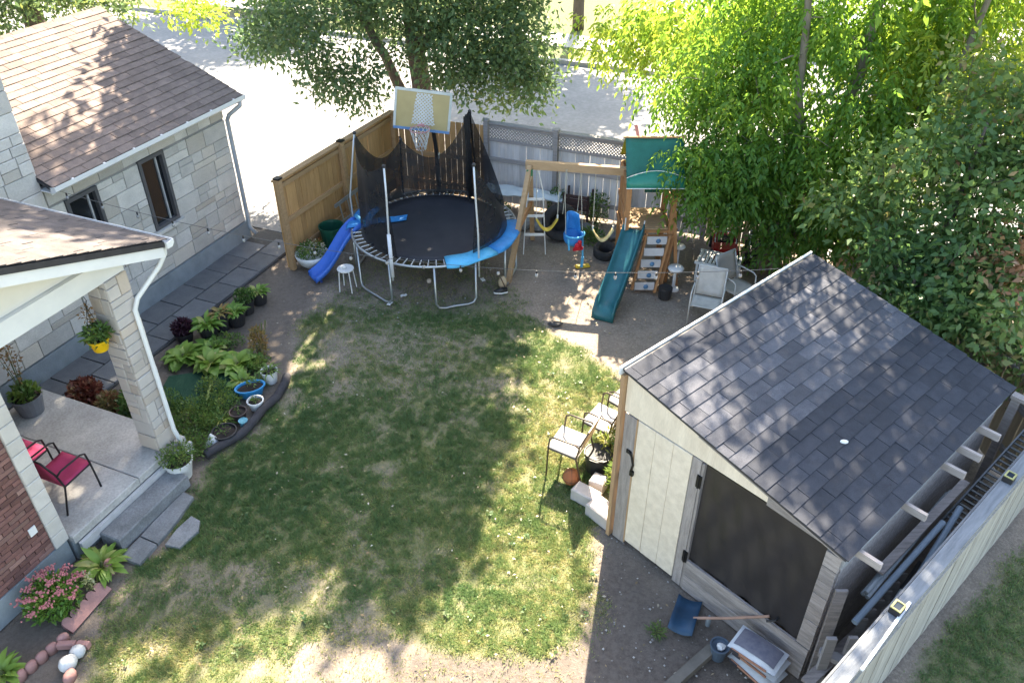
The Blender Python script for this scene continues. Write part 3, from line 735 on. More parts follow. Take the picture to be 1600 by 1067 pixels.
for y in (.16, 1.05, 1.9, 2.28, 2.76): MB().box((2.80, y, 1.96), (.36, .042, .085)).build("rafter_tail", m_raf, shed)
solo(MB().ball((0, 0, 0.022), .035, 8, 6, sc=(1.3, .8, .6)), "pebble", m_white, "single white pebble lying on the dark shed roof", "stone", sw(1.98, 1.14, rz_(1.98) + .016))

# ---- fences
def fence(name, label, p0, p1, h, pw, mats, face, rails=(0.35, 1.0), post_every=2.4, top=None, lattice=None, gap=0.006, cap=True, postc=None, post_h=None, pth=0.02, post_first=True, post_last=False, jag=0.0, rail_w=0.085, zb=0.04):
    """upright planks with rails and posts on the side given by face (+1 = left of p0->p1)"""
    p0, p1 = Vector(p0), Vector(p1); d = p1 - p0; Ln = d.length; a = math.atan2(d.y, d.x)
    t = thing(name, label, "fence", (p0.x, p0.y, 0), a)
    hp = lattice[0] if lattice else h
    n = int(Ln / pw); w = Ln / n; pm = []
    for k in range(3):
        dz = jag * (k - 1)
        me = MB().box((0, 0, (hp + dz + zb) / 2), (w - gap, pth, hp + dz - zb)).mesh("plank"); me.materials.append(mats[0]); pm.append(me)
    for i in range(n): piece("plank", random.choice(pm), t, Matrix.Translation((w * (i + .5), random.uniform(-.003, .003), random.uniform(-.004, .004))) @ Matrix.Rotation(random.uniform(-.004, .004), 4, 'Y'))
    for z in rails: MB().box((Ln / 2, face * (pth / 2 + .021), z), (Ln - .02, .04, rail_w)).build("rail", mats[1], t)
    if lattice:
        z0, z1 = lattice; s = MB(); hh = z1 - z0; st = .07; x = -hh
        while x < Ln:
            for sg in (1, -1):
                a0, a1 = (x, x + hh); q0, q1 = max(a0, 0), min(a1, Ln)
                if q1 - q0 > .03:
                    za, zb_ = z0 + (q0 - x), z0 + (q1 - x)
                    if sg < 0: za, zb_ = z1 - (q0 - x), z1 - (q1 - x)
                    s.bar((q0, .004 * sg, za), (q1, .004 * sg, zb_), .007, .022)
            x += st
        s.build("lattice", mats[1], t)
        for z in (z0 + .02, z1 - .02): MB().box((Ln / 2, face * .012, z), (Ln, .05, .06)).build("lattice_rail", mats[1], t)
    k = int(round(Ln / post_every)); 
    for i in range(k + 1):
        if (i == 0 and not post_first) or (i == k and not post_last): continue
        x = min(max(Ln * i / k, .05), Ln - .05)
        ph = post_h or h + .06
        po = MB().box((x, face * .075, ph / 2), (.095, .095, ph)).build("post", mats[1], t)
        if not post_h: MB().box((x, face * .075, h + .075), (.125, .125, .03)).build("post_cap", postc or mats[1], po)
    if cap: MB().box((Ln / 2, face * .02, h + .012), (Ln, .13, .03)).build("cap_rail", top or mats[1], t)
    return t
m_cedar = mat("cedar_plank", (0.53, 0.305, 0.13), (0.40, 0.22, 0.088), rough=.8, scale=2.5, bump=.3, bscale=16, rnd=.17, stretch=(9, 9, 1))
m_cedarr = mat("cedar_rail", (0.44, 0.275, 0.14), (0.33, 0.20, 0.10), rough=.85, scale=3, rnd=.1, stretch=(1, 9, 9))
m_greyp = mat("grey_plank", (0.58, 0.56, 0.545), (0.46, 0.445, 0.43), rough=.92, scale=2.5, bump=.4, bscale=16, rnd=.14, stretch=(9, 9, 1))
m_greyr = mat("grey_rail", (0.33, 0.305, 0.29), (0.235, 0.218, 0.21), rough=.92, scale=3, rnd=.1, stretch=(1, 9, 9))
PA, PB, PC, PD, PE = (-4.29, 13.5), (-2.60, 17.12), (-0.56, 16.5), (3.9, 14.78), (5.05, 14.31)
fence("wooden_fence", "honey coloured cedar board fence running from the black capped post past the green bin", PA, PB, 1.80, .14, (m_cedar, m_cedarr), -1, rails=(.3, .98, 1.68), postc=m_iron, post_every=2.0)
fence("wooden_fence", "honey coloured cedar fence panel behind the basketball hoop", PB, PC, 1.72, .13, (m_cedar, m_cedarr), -1, rails=(.3, .95), post_every=2.2, gap=.014, cap=False)
fence("wooden_fence", "weathered grey board fence with a lattice strip along its top behind the swings", PC, PD, 1.80, .15, (m_greyp, m_greyr), -1, rails=(.35, 1.02), lattice=(1.42, 1.76), post_every=1.55, cap=True)
# back gate
m_gate = mat("tan_gate_board", (0.47, 0.37, 0.25), (0.35, 0.27, 0.18), rough=.9, scale=2.5, bump=.4, bscale=16, rnd=.18, stretch=(9, 9, 1))
ga = math.atan2(PE[1] - PD[1], PE[0] - PD[0]); gl = math.hypot(PE[0] - PD[0], PE[1] - PD[1])
gate = thing("garden_gate", "tan plank gate between the lattice fence and the leafy corner", "gate", (*PD, 0), ga)
for i in range(8): MB().box((.05 + (gl - .1) * (i + .5) / 8, 0, .87 - .02 * (i % 3)), ((gl - .1) / 8 - .012, .022, 1.62)).build("board", m_gate, gate)
for z in (.45, 1.18): MB().box((gl / 2, -.033, z), (gl - .1, .04, .09)).build("rail", m_gate, gate)
for x in (.0, gl): MB().box((x, -.02, .93), (.1, .1, 1.86)).build("post", m_greyr, gate)
fence("wooden_fence", "brown grey board fence behind the ash tree trunks right of the plank gate", (PE[0] + .06, PE[1] - .02), (6.15, 13.86), 1.80, .14, (m_gate, m_greyr), -1, rails=(.4, 1.1), lattice=(1.45, 1.78), gap=.009, post_first=False)
fence("wooden_fence", "side fence half hidden in the dark green bushes behind the shed", (6.2, 13.8), sw(3.3, 4.35)[:2], 1.80, .15, (m_gate, m_greyr), -1, rails=(.4, 1.1), lattice=(1.45, 1.78), gap=.015, post_first=False)
# side fence beside the shed, seen from above
m_cream_pl = mat("cream_fence_plank", (0.42, 0.39, 0.335), (0.29, 0.27, 0.235), rough=.85, scale=3, rnd=.14, stretch=(9, 9, 1))
m_bluecap = mat("blue_grey_cap", (0.23, 0.245, 0.26), (0.14, 0.152, 0.165), rough=.8, scale=2.5, bump=.4, bscale=14, stretch=(1, 9, 9))
sf = fence("wooden_fence", "cream board fence with blue grey cap rail along the narrow gap beside the shed", sw(3.30, -2.2)[:2], sw(3.30, 4.3)[:2], 1.74, .15, (m_cream_pl, m_bluecap), 1, rails=(.4, 1.2), top=m_bluecap, post_every=2.15, post_h=1.7, gap=.012, pth=.022)
MB().box((3.3, .105, 1.66), (6.5, .02, .14)).build("inner_board", m_bluecap, sf)
MB().box((3.3, -.05, 1.655), (6.5, .02, .05)).build("outer_trim", m_cream_pl, sf)
mb = MB(); mb.bar((2.72, 3.92, 1.78), (3.22, 3.92, 1.77), .11, .045); mb.bar((2.78, 3.92, 0), (2.78, 3.92, 1.75), .09, .09)
solo(mb, "timber_rail", m_weather, "weathered timber rail running out from the rear corner of the shed roof", "rail", SO, SA)
# ================================================================== trees
m_bark = mat("bark", (0.13, 0.105, 0.085), (0.075, 0.062, 0.052), rough=.95, scale=5, bump=.8, bscale=22, stretch=(3, 3, .8))
m_barkg = mat("smooth_bark", (0.23, 0.19, 0.145), (0.15, 0.125, 0.10), rough=.9, scale=5, bump=.5, bscale=20, stretch=(3, 3, .8))
def rand_dirs(n, up=0.0):
    v = rng.normal(size=(n, 3)); v[:, 2] += up; return v / np.linalg.norm(v, axis=1, keepdims=True)
def leaf_quads(P, D, L, W, roll=None):
    """rhombic leaves at P pointing along D"""
    n = len(P); r = rng.normal(size=(n, 3)); S = np.cross(D, r); S /= np.linalg.norm(S, axis=1, keepdims=True) + 1e-9
    L = np.broadcast_to(L, n)[:, None]; W = np.broadcast_to(W, n)[:, None]
    up = np.cross(S, D) * (W * .25)
    return np.stack([P, P + D * L * .42 + S * W * .5 + up, P + D * L, P + D * L * .42 - S * W * .5 + up], 1).reshape(-1, 3)
def compound_leaves(P, D, L, n_pair, lw):
    """feather leaves: leaflets in pairs along a drooping stalk"""
    out = []
    n = len(P); down = np.array([0, 0, -1.0])
    side = np.cross(D, down); side /= np.linalg.norm(side, axis=1, keepdims=True) + 1e-9
    for k in range(n_pair + 1):
        t = (k + .6) / (n_pair + .6)
        d = D * (1 - .55 * t) + down * (.75 * t); d /= np.linalg.norm(d, axis=1, keepdims=True)
        p = P + (D * (t - .25 * t * t) + down * .4 * t * t) * L[:, None]
        if k == n_pair: out.append(leaf_quads(p, d, L * .42, L * .42 * lw))
        else:
            for s in (1, -1):
                q = d * .55 + side * s * .75 + down * .35 + rng.normal(size=(n, 3)) * .12; q /= np.linalg.norm(q, axis=1, keepdims=True)
                out.append(leaf_quads(p, q, L * rng.uniform(.34, .44, n), L * .4 * lw))
    return out
def tree(name, label, base, stems, blobs, lm, bark, kind="simple", group=None, r0=.2, per=110, leaf=(.13, .07), clump=.42, hollow=.35, wander=.25):
    """stems: lists of (x,y,z,r); blobs: (cx,cy,cz,rx,ry,rz,clumps,tint,leafscale)"""
    t = thing(name, label, "tree", base, 0, group); B = np.array(base)
    nodes, rad = [], []
    wood = MB()
    for st in stems:
        pts = [np.array(p[:3], float) for p in st]; rs = [p[3] for p in st]
        fine, fr = [], []
        for i in range(len(pts) - 1):
            for k in range(4):
                q = k / 4; fine.append(pts[i] * (1 - q) + pts[i + 1] * q + rng.normal(0, .02, 3) * (k > 0)); fr.append(rs[i] * (1 - q) + rs[i + 1] * q)
        fine.append(pts[-1]); fr.append(rs[-1])
        wood.tube([f - B for f in fine], fr, 9)
        for f, r in zip(fine, fr):
            if f[2] > 1.2: nodes.append(f); rad.append(r)
    C, T, S = [], [], []
    for cx, cy, cz, rx, ry, rz, n, tint, ls in blobs:
        v = rand_dirs(n) * (hollow + (1 - hollow) * rng.random((n, 1)) ** .6) * np.array([rx, ry, rz]) + np.array([cx, cy, cz])
        C.append(v); T.append(np.full(n, tint) + rng.normal(0, .09, n)); S.append(np.full(n, ls))
    C = np.concatenate(C); T = np.concatenate(T); S = np.concatenate(S)
    st0 = np.array(nodes[:]); dd = np.min(np.linalg.norm(C[:, None] - st0[None], axis=2), axis=1); order = np.argsort(dd)
    twig = MB()
    for i in order:
        c = C[i]; nd = np.array(nodes); df = np.linalg.norm(nd - c, axis=1) + .6 * np.maximum(0, nd[:, 2] - c[2]); j = int(np.argmin(df))
        a = nodes[j]; L = np.linalg.norm(c - a); r1 = max(.006, min(rad[j] * .62, .008 + .022 * L)); r2 = max(.005, r1 * .5)
        mid = (a + c) / 2 + np.array([0, 0, .1 * L]) + rng.normal(0, .05 * L, 3)
        twig.tube([a - B, mid - B, c - B], [r1, (r1 + r2) / 2, r2], 5, cap=False)
        nodes += [mid, c]; rad += [(r1 + r2) / 2, r2]
    wo = wood.build("trunk", bark, t, smooth=True); tag(twig.build("limbs", bark, wo, smooth=True), kind="stuff")
    Q, TT = [], []
    n = len(C) * per; idx = np.repeat(np.arange(len(C)), per)
    off = rng.normal(0, 1, (n, 3)) * np.array([clump, clump, clump * .62]) * (.75 + .25 * np.minimum(S[idx][:, None], 1.7))
    P = C[idx] + off - B
    D = off / (np.linalg.norm(off, axis=1, keepdims=True) + 1e-6) * .6 + rand_dirs(n) * .7; D[:, 2] -= .35; D /= np.linalg.norm(D, axis=1, keepdims=True)
    tint = np.clip(T[idx] + rng.normal(0, .12, n), 0, 1)
    if kind == "simple":
        V = leaf_quads(P, D, leaf[0] * S[idx] * rng.uniform(.5, 1.3, n), leaf[1] * S[idx] * rng.uniform(.6, 1.3, n)); tv = np.repeat(tint, 4)
    else:
        D[:, 2] -= .3; D /= np.linalg.norm(D, axis=1, keepdims=True)
        parts = compound_leaves(P, D, leaf[0] * S[idx] * rng.uniform(.75, 1.2, n), 3, leaf[1]); V = np.concatenate(parts); tv = np.concatenate([np.repeat(tint + rng.normal(0, .04, n), 4) for _ in parts]).clip(0, 1)
    me = raw_mesh("crown", V, np.arange(len(V)).reshape(-1, 4), tv, lm)
    o = bpy.data.objects.new("crown", me); COL.objects.link(o); o.parent = t
    return t
lm_oak = leaf_mat("oak_leaf", [(0.058, 0.108, 0.054), (0.085, 0.145, 0.064), (0.125, 0.185, 0.066), (0.26, 0.27, 0.07)], None, tr=.42)
lm_ash = leaf_mat("ash_leaf", [(0.06, 0.15, 0.035), (0.105, 0.225, 0.04), (0.17, 0.285, 0.045), (0.30, 0.36, 0.06)], None, tr=.5)
lm_bush = leaf_mat("dark_leaf", [(0.055, 0.12, 0.045), (0.09, 0.17, 0.056), (0.15, 0.23, 0.07), (0.34, 0.19, 0.11)], None, tr=.42, rough=.35)

tree("oak_tree", "big dark green oak with crown hanging over the basketball hoop corner", (-1.95, 18.5, 0),
     [[(-1.95, 18.5, -.1, .30), (-2.05, 18.5, 1.2, .24), (-2.15, 18.55, 2.6, .21), (-2.2, 18.7, 4.5, .18), (-2.0, 18.9, 7, .12), (-2.1, 19, 11.5, .05)],
      [(-2.05, 18.5, 1.0, .15), (-2.6, 18.4, 2.0, .12), (-3.1, 18.3, 3.2, .09), (-3.9, 18.3, 4.6, .05)],
      [(-2.15, 18.55, 2.6, .13), (-1.2, 18.5, 3.6, .10), (-.2, 18.6, 5.2, .06)]],
     [(-2.4, 19.0, 8.2, 3.6, 3.0, 4.5, 80, .4, 2.3), (.6, 19.0, 9.4, 1.1, 1.8, 2.4, 36, .4, 2.3), (.9, 19.0, 11.0, 1.0, 1.5, 1.0, 13, .4, 2.3), (.9, 18.4, 5.5, .9, 1.2, 1.4, 24, .4, 2.1), (-3.0, 19.0, 11.8, 3.2, 2.0, 1.2, 25, .4, 2.3), (-3.2, 19.0, 13.0, 1.6, 1.4, .7, 7, .4, 2.3), (-5.6, 18.9, 6.6, 1.1, 1.3, 1.3, 26, .4, 2.2),
      (-3.6, 18.0, 3.3, 2.3, 1.3, .75, 46, .35, 1.0), (-.55, 18.2, 3.2, 1.9, 1.3, .9, 62, .4, 1.0), (-4.3, 19.5, 8, 2.0, 2.2, 2.8, 34, .4, 2.3),
      (-2.0, 18.3, 4.0, 2.6, 1.4, .6, 40, .4, 1.0), (-3.5, 17.4, 2.35, .8, .6, .45, 13, .3, 1.0), (-5.2, 18.2, 3.2, .8, .7, .5, 10, .4, 1.0), (.1, 17.4, 2.3, .8, .5, .5, 17, .45, 1.0), (-1.1, 17.6, 2.5, .6, .5, .4, 10, .35, 1.0)],
     lm_oak, m_bark, per=105, leaf=(.145, .068), clump=.27)
tree("ash_tree", "tall lime and yellow leaved ash leaning over the playset and shed", (4.95, 13.55, 0),
     [[(4.95, 13.55, -.1, .15), (5.0, 13.55, .9, .13), (5.35, 13.6, 2.0, .11), (5.75, 13.65, 3.3, .10), (5.95, 13.8, 5.2, .08), (6.0, 14, 8.5, .04)],
      [(4.8, 13.45, -.1, .13), (4.75, 13.4, 1.0, .11), (4.9, 13.3, 2.4, .08), (4.7, 13.5, 4.6, .06), (4.4, 13.8, 7.5, .03)],
      [(5.05, 13.5, .6, .11), (5.7, 13.3, 1.6, .10), (6.5, 13.2, 2.7, .085), (7.2, 13.2, 4.0, .06), (7.6, 13.4, 6.2, .03)],
      [(5.4, 13.6, 2.1, .06), (4.7, 14.5, 2.9, .045), (3.9, 16.0, 3.4, .03), (2.9, 17.4, 3.6, .015)]],
     [(5.3, 13.9, 3.3, 2.2, 1.4, 1.5, 62, .40, 1.0), (5.6, 14.8, 4.8, 2.9, 1.6, 1.1, 58, .52, 1.05), (8.3, 14.6, 4.4, 2.0, 1.5, 1.2, 36, .8, 1.1), (6.2, 13.8, 7.8, 3.1, 2.6, 2.8, 40, .45, 1.6), (6.4, 13.8, 10.9, 2.8, 2.2, 1.8, 42, .45, 1.8),
      (2.95, 17.5, 3.3, 1.35, .9, .55, 25, .8, 1.0), (4.0, 17.0, 3.7, 1.4, 1.0, .5, 19, .75, 1.0), (4.0, 15.0, 3.5, 1.1, .9, .8, 14, .65, 1.0),
      (4.05, 13.35, 2.2, .75, .6, .75, 30, .3, 1.0), (5.3, 12.9, 1.5, .8, .5, .7, 16, .3, 1.0), (7.4, 13.4, 3.4, 1.7, 1.3, 1.1, 38, .85, 1.05), (6.3, 12.9, 2.3, .9, .6, .8, 18, .6, 1.0), (3.4, 14.4, 3.2, 1.0, .9, .6, 14, .5, 1.0), (5.9, 12.8, 3.0, 1.2, .7, .9, 20, .42, 1.0), (3.2, 13.15, 2.1, .35, .35, .5, 11, .38, .95)],
     lm_ash, m_barkg, kind="compound", per=27, leaf=(.35, .36), clump=.29)
tree("dark_leafed_shrub", "dense dark green shrub with reddish tips crowding the shed's rear corner", (6.1, 10.4, 0),
     [[(6.1, 10.4, -.1, .09), (6.15, 10.4, 1.2, .07), (6.3, 10.5, 2.6, .05), (6.4, 10.6, 4.0, .02)], [(6.0, 10.3, 0, .07), (5.7, 9.9, 1.4, .05), (5.5, 9.5, 2.2, .02)], [(6.2, 10.4, .2, .07), (6.9, 10.2, 1.6, .05), (7.3, 10.0, 3.0, .02)]],
     [(6.3, 10.6, 2.6, 1.3, 1.1, 1.5, 46, .35, 1.0), (5.7, 9.9, 1.6, .9, .8, 1.1, 34, .25, 1.0), (6.9, 9.8, 2.3, 1.0, .8, 1.5, 32, .45, 1.0), (6.5, 9.4, 2.6, .6, .5, 1.2, 7, .93, 1.0), (5.9, 9.0, 1.95, .7, .4, .4, 15, .4, .9), (7.4, 11.0, 3.5, 1.2, 1.0, 1.0, 26, .55, 1.0), (5.4, 11.3, 2.3, .6, .6, .8, 10, .55, 1.0), (6.4, 8.5, 1.9, .5, .4, .6, 11, .6, 1.0), (6.8, 11.2, 4.2, .8, .6, .6, 8, .55, 1.0), (5.6, 10.6, 3.4, .5, .5, .6, 6, .5, 1.0)],
     lm_bush, m_bark, per=92, leaf=(.135, .075), clump=.24, hollow=.15)
tree("shade_tree", "tall tree added beyond the right edge to shade the side fence", (10.4, 12.6, 0),  # unseen tree, added to throw shade on the side fence and next lawn
     [[(10.4, 12.6, -.1, .22), (10.3, 12.6, 2.5, .17), (9.6, 12.6, 5.5, .11), (9.0, 12.6, 9, .05)]],
     [(9.0, 12.6, 8.4, 2.6, 2.2, 3.0, 110, .4, 1.7)], lm_oak, m_bark, per=70, leaf=(.19, .13), clump=.33)
tree("street_tree", "broad street tree with thick trunk behind the stone house ridge", (-11.9, 21.2, 0),
     [[(-11.9, 21.2, -.1, .34), (-11.95, 21.2, 2.0, .27), (-11.9, 21.3, 4.5, .22), (-11.7, 21.5, 8, .08)]],
     [(-12.7, 20.4, 3.4, 1.3, .9, .7, 40, .5, 1.0), (-10.4, 21.3, 3.3, 1.0, .9, .5, 24, .6, 1.0), (-13.4, 21.6, 7.0, 2.6, 2.6, 2.6, 60, .4, 1.9)],
     lm_oak, m_bark, per=90, leaf=(.15, .08), clump=.4)
tree("street_tree", "light green street tree on the far verge with a sprig showing left of the oak", (-9.6, 36.2, 0),
     [[(-9.6, 36.2, -.1, .22), (-9.6, 36.2, 3, .17), (-9.4, 36.2, 6, .10), (-9.4, 36, 9, .04)], [(-9.5, 36.2, 4.5, .06), (-8.6, 29, 4.6, .04), (-7.9, 22.5, 3.6, .02)]],
     [(-9.6, 35.8, 6.2, 4.6, 2.6, 2.3, 150, .5, 2.2), (-7.75, 21.2, 3.05, .35, .5, .4, 9, .85, 1.0), (-8.0, 24.5, 4.1, .7, 1.4, .5, 12, .8, 1.2)],
     lm_ash, m_bark, per=70, leaf=(.15, .08), clump=.34)
tree("street_tree", "green street tree beyond the lattice fence shading the pale street", (2.4, 30.5, 0),
     [[(2.4, 30.5, -.1, .22), (2.4, 30.4, 3, .17), (2.3, 29.8, 6, .10), (2.2, 29.5, 9, .04)]],
     [(1.9, 29.2, 6.2, 2.6, 2.2, 2.2, 170, .5, 2.2)], lm_ash, m_bark, per=70, leaf=(.15, .08), clump=.42)
# ================================================================== garden plants and pots
lm_hosta = leaf_mat("hosta_leaf", [(0.08, 0.18, 0.035), (0.14, 0.26, 0.05), (0.23, 0.34, 0.07), (0.42, 0.40, 0.14)], None, tr=.3, rough=.35)
lm_herb = leaf_mat("herb_leaf", [(0.05, 0.11, 0.03), (0.085, 0.16, 0.04), (0.15, 0.22, 0.05), (0.28, 0.28, 0.08)], None, tr=.3)
lm_red = leaf_mat("coleus_leaf", [(0.07, 0.022, 0.02), (0.15, 0.045, 0.03), (0.22, 0.09, 0.05), (0.22, 0.2, 0.08)], None, tr=.25)
lm_purple = leaf_mat("purple_leaf", [(0.02, 0.008, 0.015), (0.045, 0.016, 0.028), (0.07, 0.03, 0.04), (0.09, 0.05, 0.05)], None, tr=.2)
lm_dry = leaf_mat("dry_leaf", [(0.2, 0.11, 0.04), (0.27, 0.17, 0.06), (0.2, 0.2, 0.06), (0.36, 0.25, 0.1)], None, tr=.25)
m_soil = mat("potting_soil", (0.045, 0.035, 0.028), (0.025, 0.02, 0.017), rough=1, scale=25, bump=.6)
m_blackpl = mat("black_plastic", (0.022, 0.022, 0.024), (0.032, 0.031, 0.031), rough=.5, scale=4)
m_whitepl = mat("white_plastic", (0.70, 0.70, 0.68), (0.55, 0.55, 0.53), rough=.5, scale=4)
m_stalk = mat("green_stalk", (0.12, 0.14, 0.05), (0.08, 0.1, 0.035), rough=.7)
def leaf_mesh(name, m, L, W, arch, tint):
    V, F = [], []
    rows = 6
    for i in range(rows):
        t = i / (rows - 1); w = W * .5 * (math.sin(math.pi * min(1, t * .93 + .07)) ** .8 if t < 1 else 0)
        if t < .25: w = W * .5 * (.12 + (t / .25) * .75)
        x = L * (t - .18 * arch * t * t); z = L * arch * (1.0 * t - 1.25 * t * t)
        for s in (-1, 0, 1): V.append((x, s * w, z + (abs(s) * w * .35)))
    for i in range(rows - 1):
        for j in range(2): F.append((3 * i + j, 3 * i + j + 1, 3 * i + j + 4, 3 * i + j + 3))
    me = raw_mesh(name, np.array(V), np.array(F), np.full(len(V), tint), m, smooth=True)
    return me
HOSTA = {}
def hosta_leaves(parent, n, L, W, z=0.02, tint=.4, m=None, spread=1.0):
    m = m or lm_hosta
    key = (m.name, round(L, 2), round(W, 3), tint)
    if key not in HOSTA: HOSTA[key] = [leaf_mesh("leaf", m, L * q, W * q, a, min(1, max(0, tint + d))) for q, a, d in ((1, .55, 0), (.85, .75, .12), (1.1, .4, -.14), (.7, .9, .2), (.95, .6, .45))]
    for i in range(n):
        a = i * 2.4 + random.uniform(-.3, .3); up = random.uniform(.1, 1.0) * (1 - .65 * i / n) + .05
        ms = HOSTA[key]; me = ms[4] if random.random() < .07 else random.choice(ms[:4])
        piece("leaf", me, parent, Matrix.Translation((math.cos(a) * .03, math.sin(a) * .03, z)) @ rz4(a) @ Matrix.Rotation(-up * .95, 4, 'Y') @ Matrix.Rotation(random.uniform(-.3, .3), 4, 'X') @ Matrix.Scale(random.uniform(.8, 1.12) * spread, 4))
def hosta(label, loc, n=26, L=.34, W=.17, tint=.4, group="hostas in the garden bed"):
    t = thing("hosta_plant", label, "plant", loc, random.uniform(0, 6), group); hosta_leaves(t, n, L, W, tint=tint)
    MB().lathe([(.05, -.02), (.04, .05), (.012, .12)], 7).build("stem", m_stalk, t)
    return t
def foliage(parent, name, c, r, n, leaf, m, tint=.4, stems=True, droop=0.0, flat=1.0):
    """a loose mass of small leaves round c, in the parent's frame"""
    c = np.array(c); d = rand_dirs(n, .3); P = c + d * np.array(r) * (rng.random((n, 1)) ** .45); P[:, 2] = np.maximum(P[:, 2], .01)
    D = d * .6 + rand_dirs(n, .25) * .6; D[:, 2] -= droop; D /= np.linalg.norm(D, axis=1, keepdims=True)
    V = leaf_quads(P, D, leaf[0] * rng.uniform(.6, 1.2, n), leaf[1] * rng.uniform(.7, 1.2, n))
    lump = vnoise(P[:, 0] * 1 + 3, P[:, 1] + P[:, 2], .12, 4)
    me = raw_mesh(name, V, np.arange(4 * n).reshape(-1, 4), np.repeat(np.clip(tint + (lump - .5) * .5 + rng.normal(0, .13, n), 0, 1), 4), m)
    o = bpy.data.objects.new(name, me); COL.objects.link(o); o.parent = parent; FRAME[o] = frame_of(parent); tag(o, kind="stuff")
    if stems:
        s = MB()
        for k in range(7):
            q = d[k] * np.array(r) * .75; s.tube([(c[0] * .9, c[1] * .9, 0.0), (c[0] + q[0] * .5, c[1] + q[1] * .5, max(.02, c[2] * .7)), tuple(c + q * np.array([1, 1, .9]))], [.008, .006, .003], 5)
        s.build("stem", m_stalk, parent)
    return o
def pot(parent, r0, r1, h, m, rim=.012, oval=1.0, soil=True, name="pot"):
    p = MB(); p.lathe([(r0, 0), (r1, h - rim * 1.6), (r1 + rim, h - rim * 1.5), (r1 + rim, h), (r1 - rim * .5, h), (r1 - rim * .8, h - .04), (0.0001, h - .045)], 18, sx=oval)
    o = p.build(name, m, parent, smooth=False)
    if soil: MB().lathe([(r1 - rim * .6, h - .04), (r1 * .5, h - .022), (.0001, h - .018)], 14, sx=oval).build("soil", m_soil, parent)
    return o
def potted(label, loc, r0, r1, h, pm, kind, tint=.4, n=24, L=.24, W=.1, group=None, lm=None, fr=(.16, .16, .14)):
    t = thing("potted_plant", label, "potted plant", loc, random.uniform(0, 6), group)
    pot(t, r0, r1, h, pm)
    if kind == "hosta": hosta_leaves(t, n, L, W, z=h - .03, tint=tint, m=lm)
    else: foliage(t, "foliage", (0, 0, h + fr[2] * .7), fr, n, (L, W), lm or lm_herb, tint)
    return t
# row of black pots beside the walkway
potted("black pot of bright green hosta at the far end of the walkway row", (-4.55, 12.33, 0), .12, .16, .24, m_blackpl, "hosta", .5, 60, .22, .06, "potted plants along the walkway")
potted("black pot of dark trailing greenery second from the far end of the walkway row", (-4.70, 12.02, 0), .12, .15, .24, m_blackpl, "bush", .15, 500, .05, .03, "potted plants along the walkway", fr=(.17, .17, .14))
potted("black pot of broad striped green hosta in the middle of the walkway row", (-4.78, 11.66, 0), .14, .18, .26, m_blackpl, "hosta", .42, 60, .24, .07, "potted plants along the walkway")
potted("tall black pot of orange brown dying stalks in the walkway row", (-4.98, 11.50, 0), .11, .15, .34, m_blackpl, "hosta", .5, 22, .24, .05, "potted plants along the walkway", lm=lm_dry)
potted("black pot of spreading green hosta nearest the purple plant", (-5.12, 11.25, 0), .13, .18, .26, m_blackpl, "hosta", .45, 70, .28, .07, "potted plants along the walkway")
potted("low pot of dark purple leaves beside the walkway", (-5.52, 11.18, 0), .12, .15, .16, m_blackpl, "bush", .35, 700, .07, .04, "potted plants along the walkway", lm=lm_purple, fr=(.16, .16, .13))
# bed
hosta("large pale green hosta nearest the stone column", (-5.36, 10.62, 0), 58, .36, .165, .55)
hosta("large light green hosta in the middle of the garden bed", (-4.86, 10.42, 0), 60, .37, .17, .6)
hosta("yellowing hosta at the lawn end of the garden bed", (-4.40, 10.40, 0), 56, .35, .16, .66)
hosta("smaller green hosta behind the middle one near the black pots", (-4.98, 10.85, 0), 46, .30, .13, .45)
hosta("small lime hosta at the turf mat edge right of the fern clump", (-4.22, 9.98, 0), 40, .24, .09, .6)
t = thing("spike_plant", "bronze upright flower spikes behind the white pot", "plant", (-4.12, 10.72, 0))
foliage(t, "foliage", (0, 0, .28), (.13, .13, .28), 420, (.09, .022), lm_dry, .35)
for k in range(4): MB().tube([(-.05 + .04 * k, .02 * k, 0), (-.06 + .05 * k, .03 * k, .35), (-.02 + .06 * k, .02 * k, .55 + .04 * k)], [.006, .005, .012], 5).build("stalk", lm_dry if False else m_stalk, t)
solo(MB().prism([(0, 0), (1.15, -.1), (1.42, .55), (1.3, .95), (.1, .8)], 0, .02), "turf_mat", mat("green_turf_mat", (0.022, 0.075, 0.042), (0.016, 0.055, 0.032), rough=.95, scale=30, bump=.8, bscale=180), "dark green artificial turf mat spread behind the stone column", "mat", (-5.45, 9.35, .005), .12)
potted("white bucket of grassy leaves at the top of the black edging tube", (-3.80, 10.05, 0), .095, .125, .22, m_whitepl, "hosta", .5, 22, .26, .03, lm=lm_herb)
t = thing("planter", "bright blue oval planter with few seedlings in the garden bed", "planter", (-4.02, 9.72, 0), R(25))
pot(t, .105, .14, .17, mat("blue_plastic", (0.025, 0.26, 0.52), (0.02, 0.21, 0.44), rough=.4), oval=1.55); foliage(t, "seedling", (.05, 0, .22), (.1, .06, .06), 40, (.05, .03), lm_herb, .4, stems=False)
potted("small round white pot leaning on the black edging tube", (-3.86, 9.40, 0), .085, .115, .16, m_whitepl, "bush", .3, 30, .06, .02, fr=(.06, .06, .03))
potted("brown plastic nursery pot with bare soil beside the round white pot", (-4.05, 9.15, 0), .09, .12, .16, mat("brown_plastic", (0.05, 0.032, 0.03), rough=.5), "bush", .3, 12, .04, .02, fr=(.05, .05, .02))
solo(MB().lathe([(.05, 0), (.065, .12), (.07, .12), (.062, .115), (.0001, .1)], 12), "cup", mat("teal_plastic", (0.16, 0.42, 0.5), rough=.4), "small pale teal cup against the black edging tube", "cup", (-3.94, 8.99, 0))
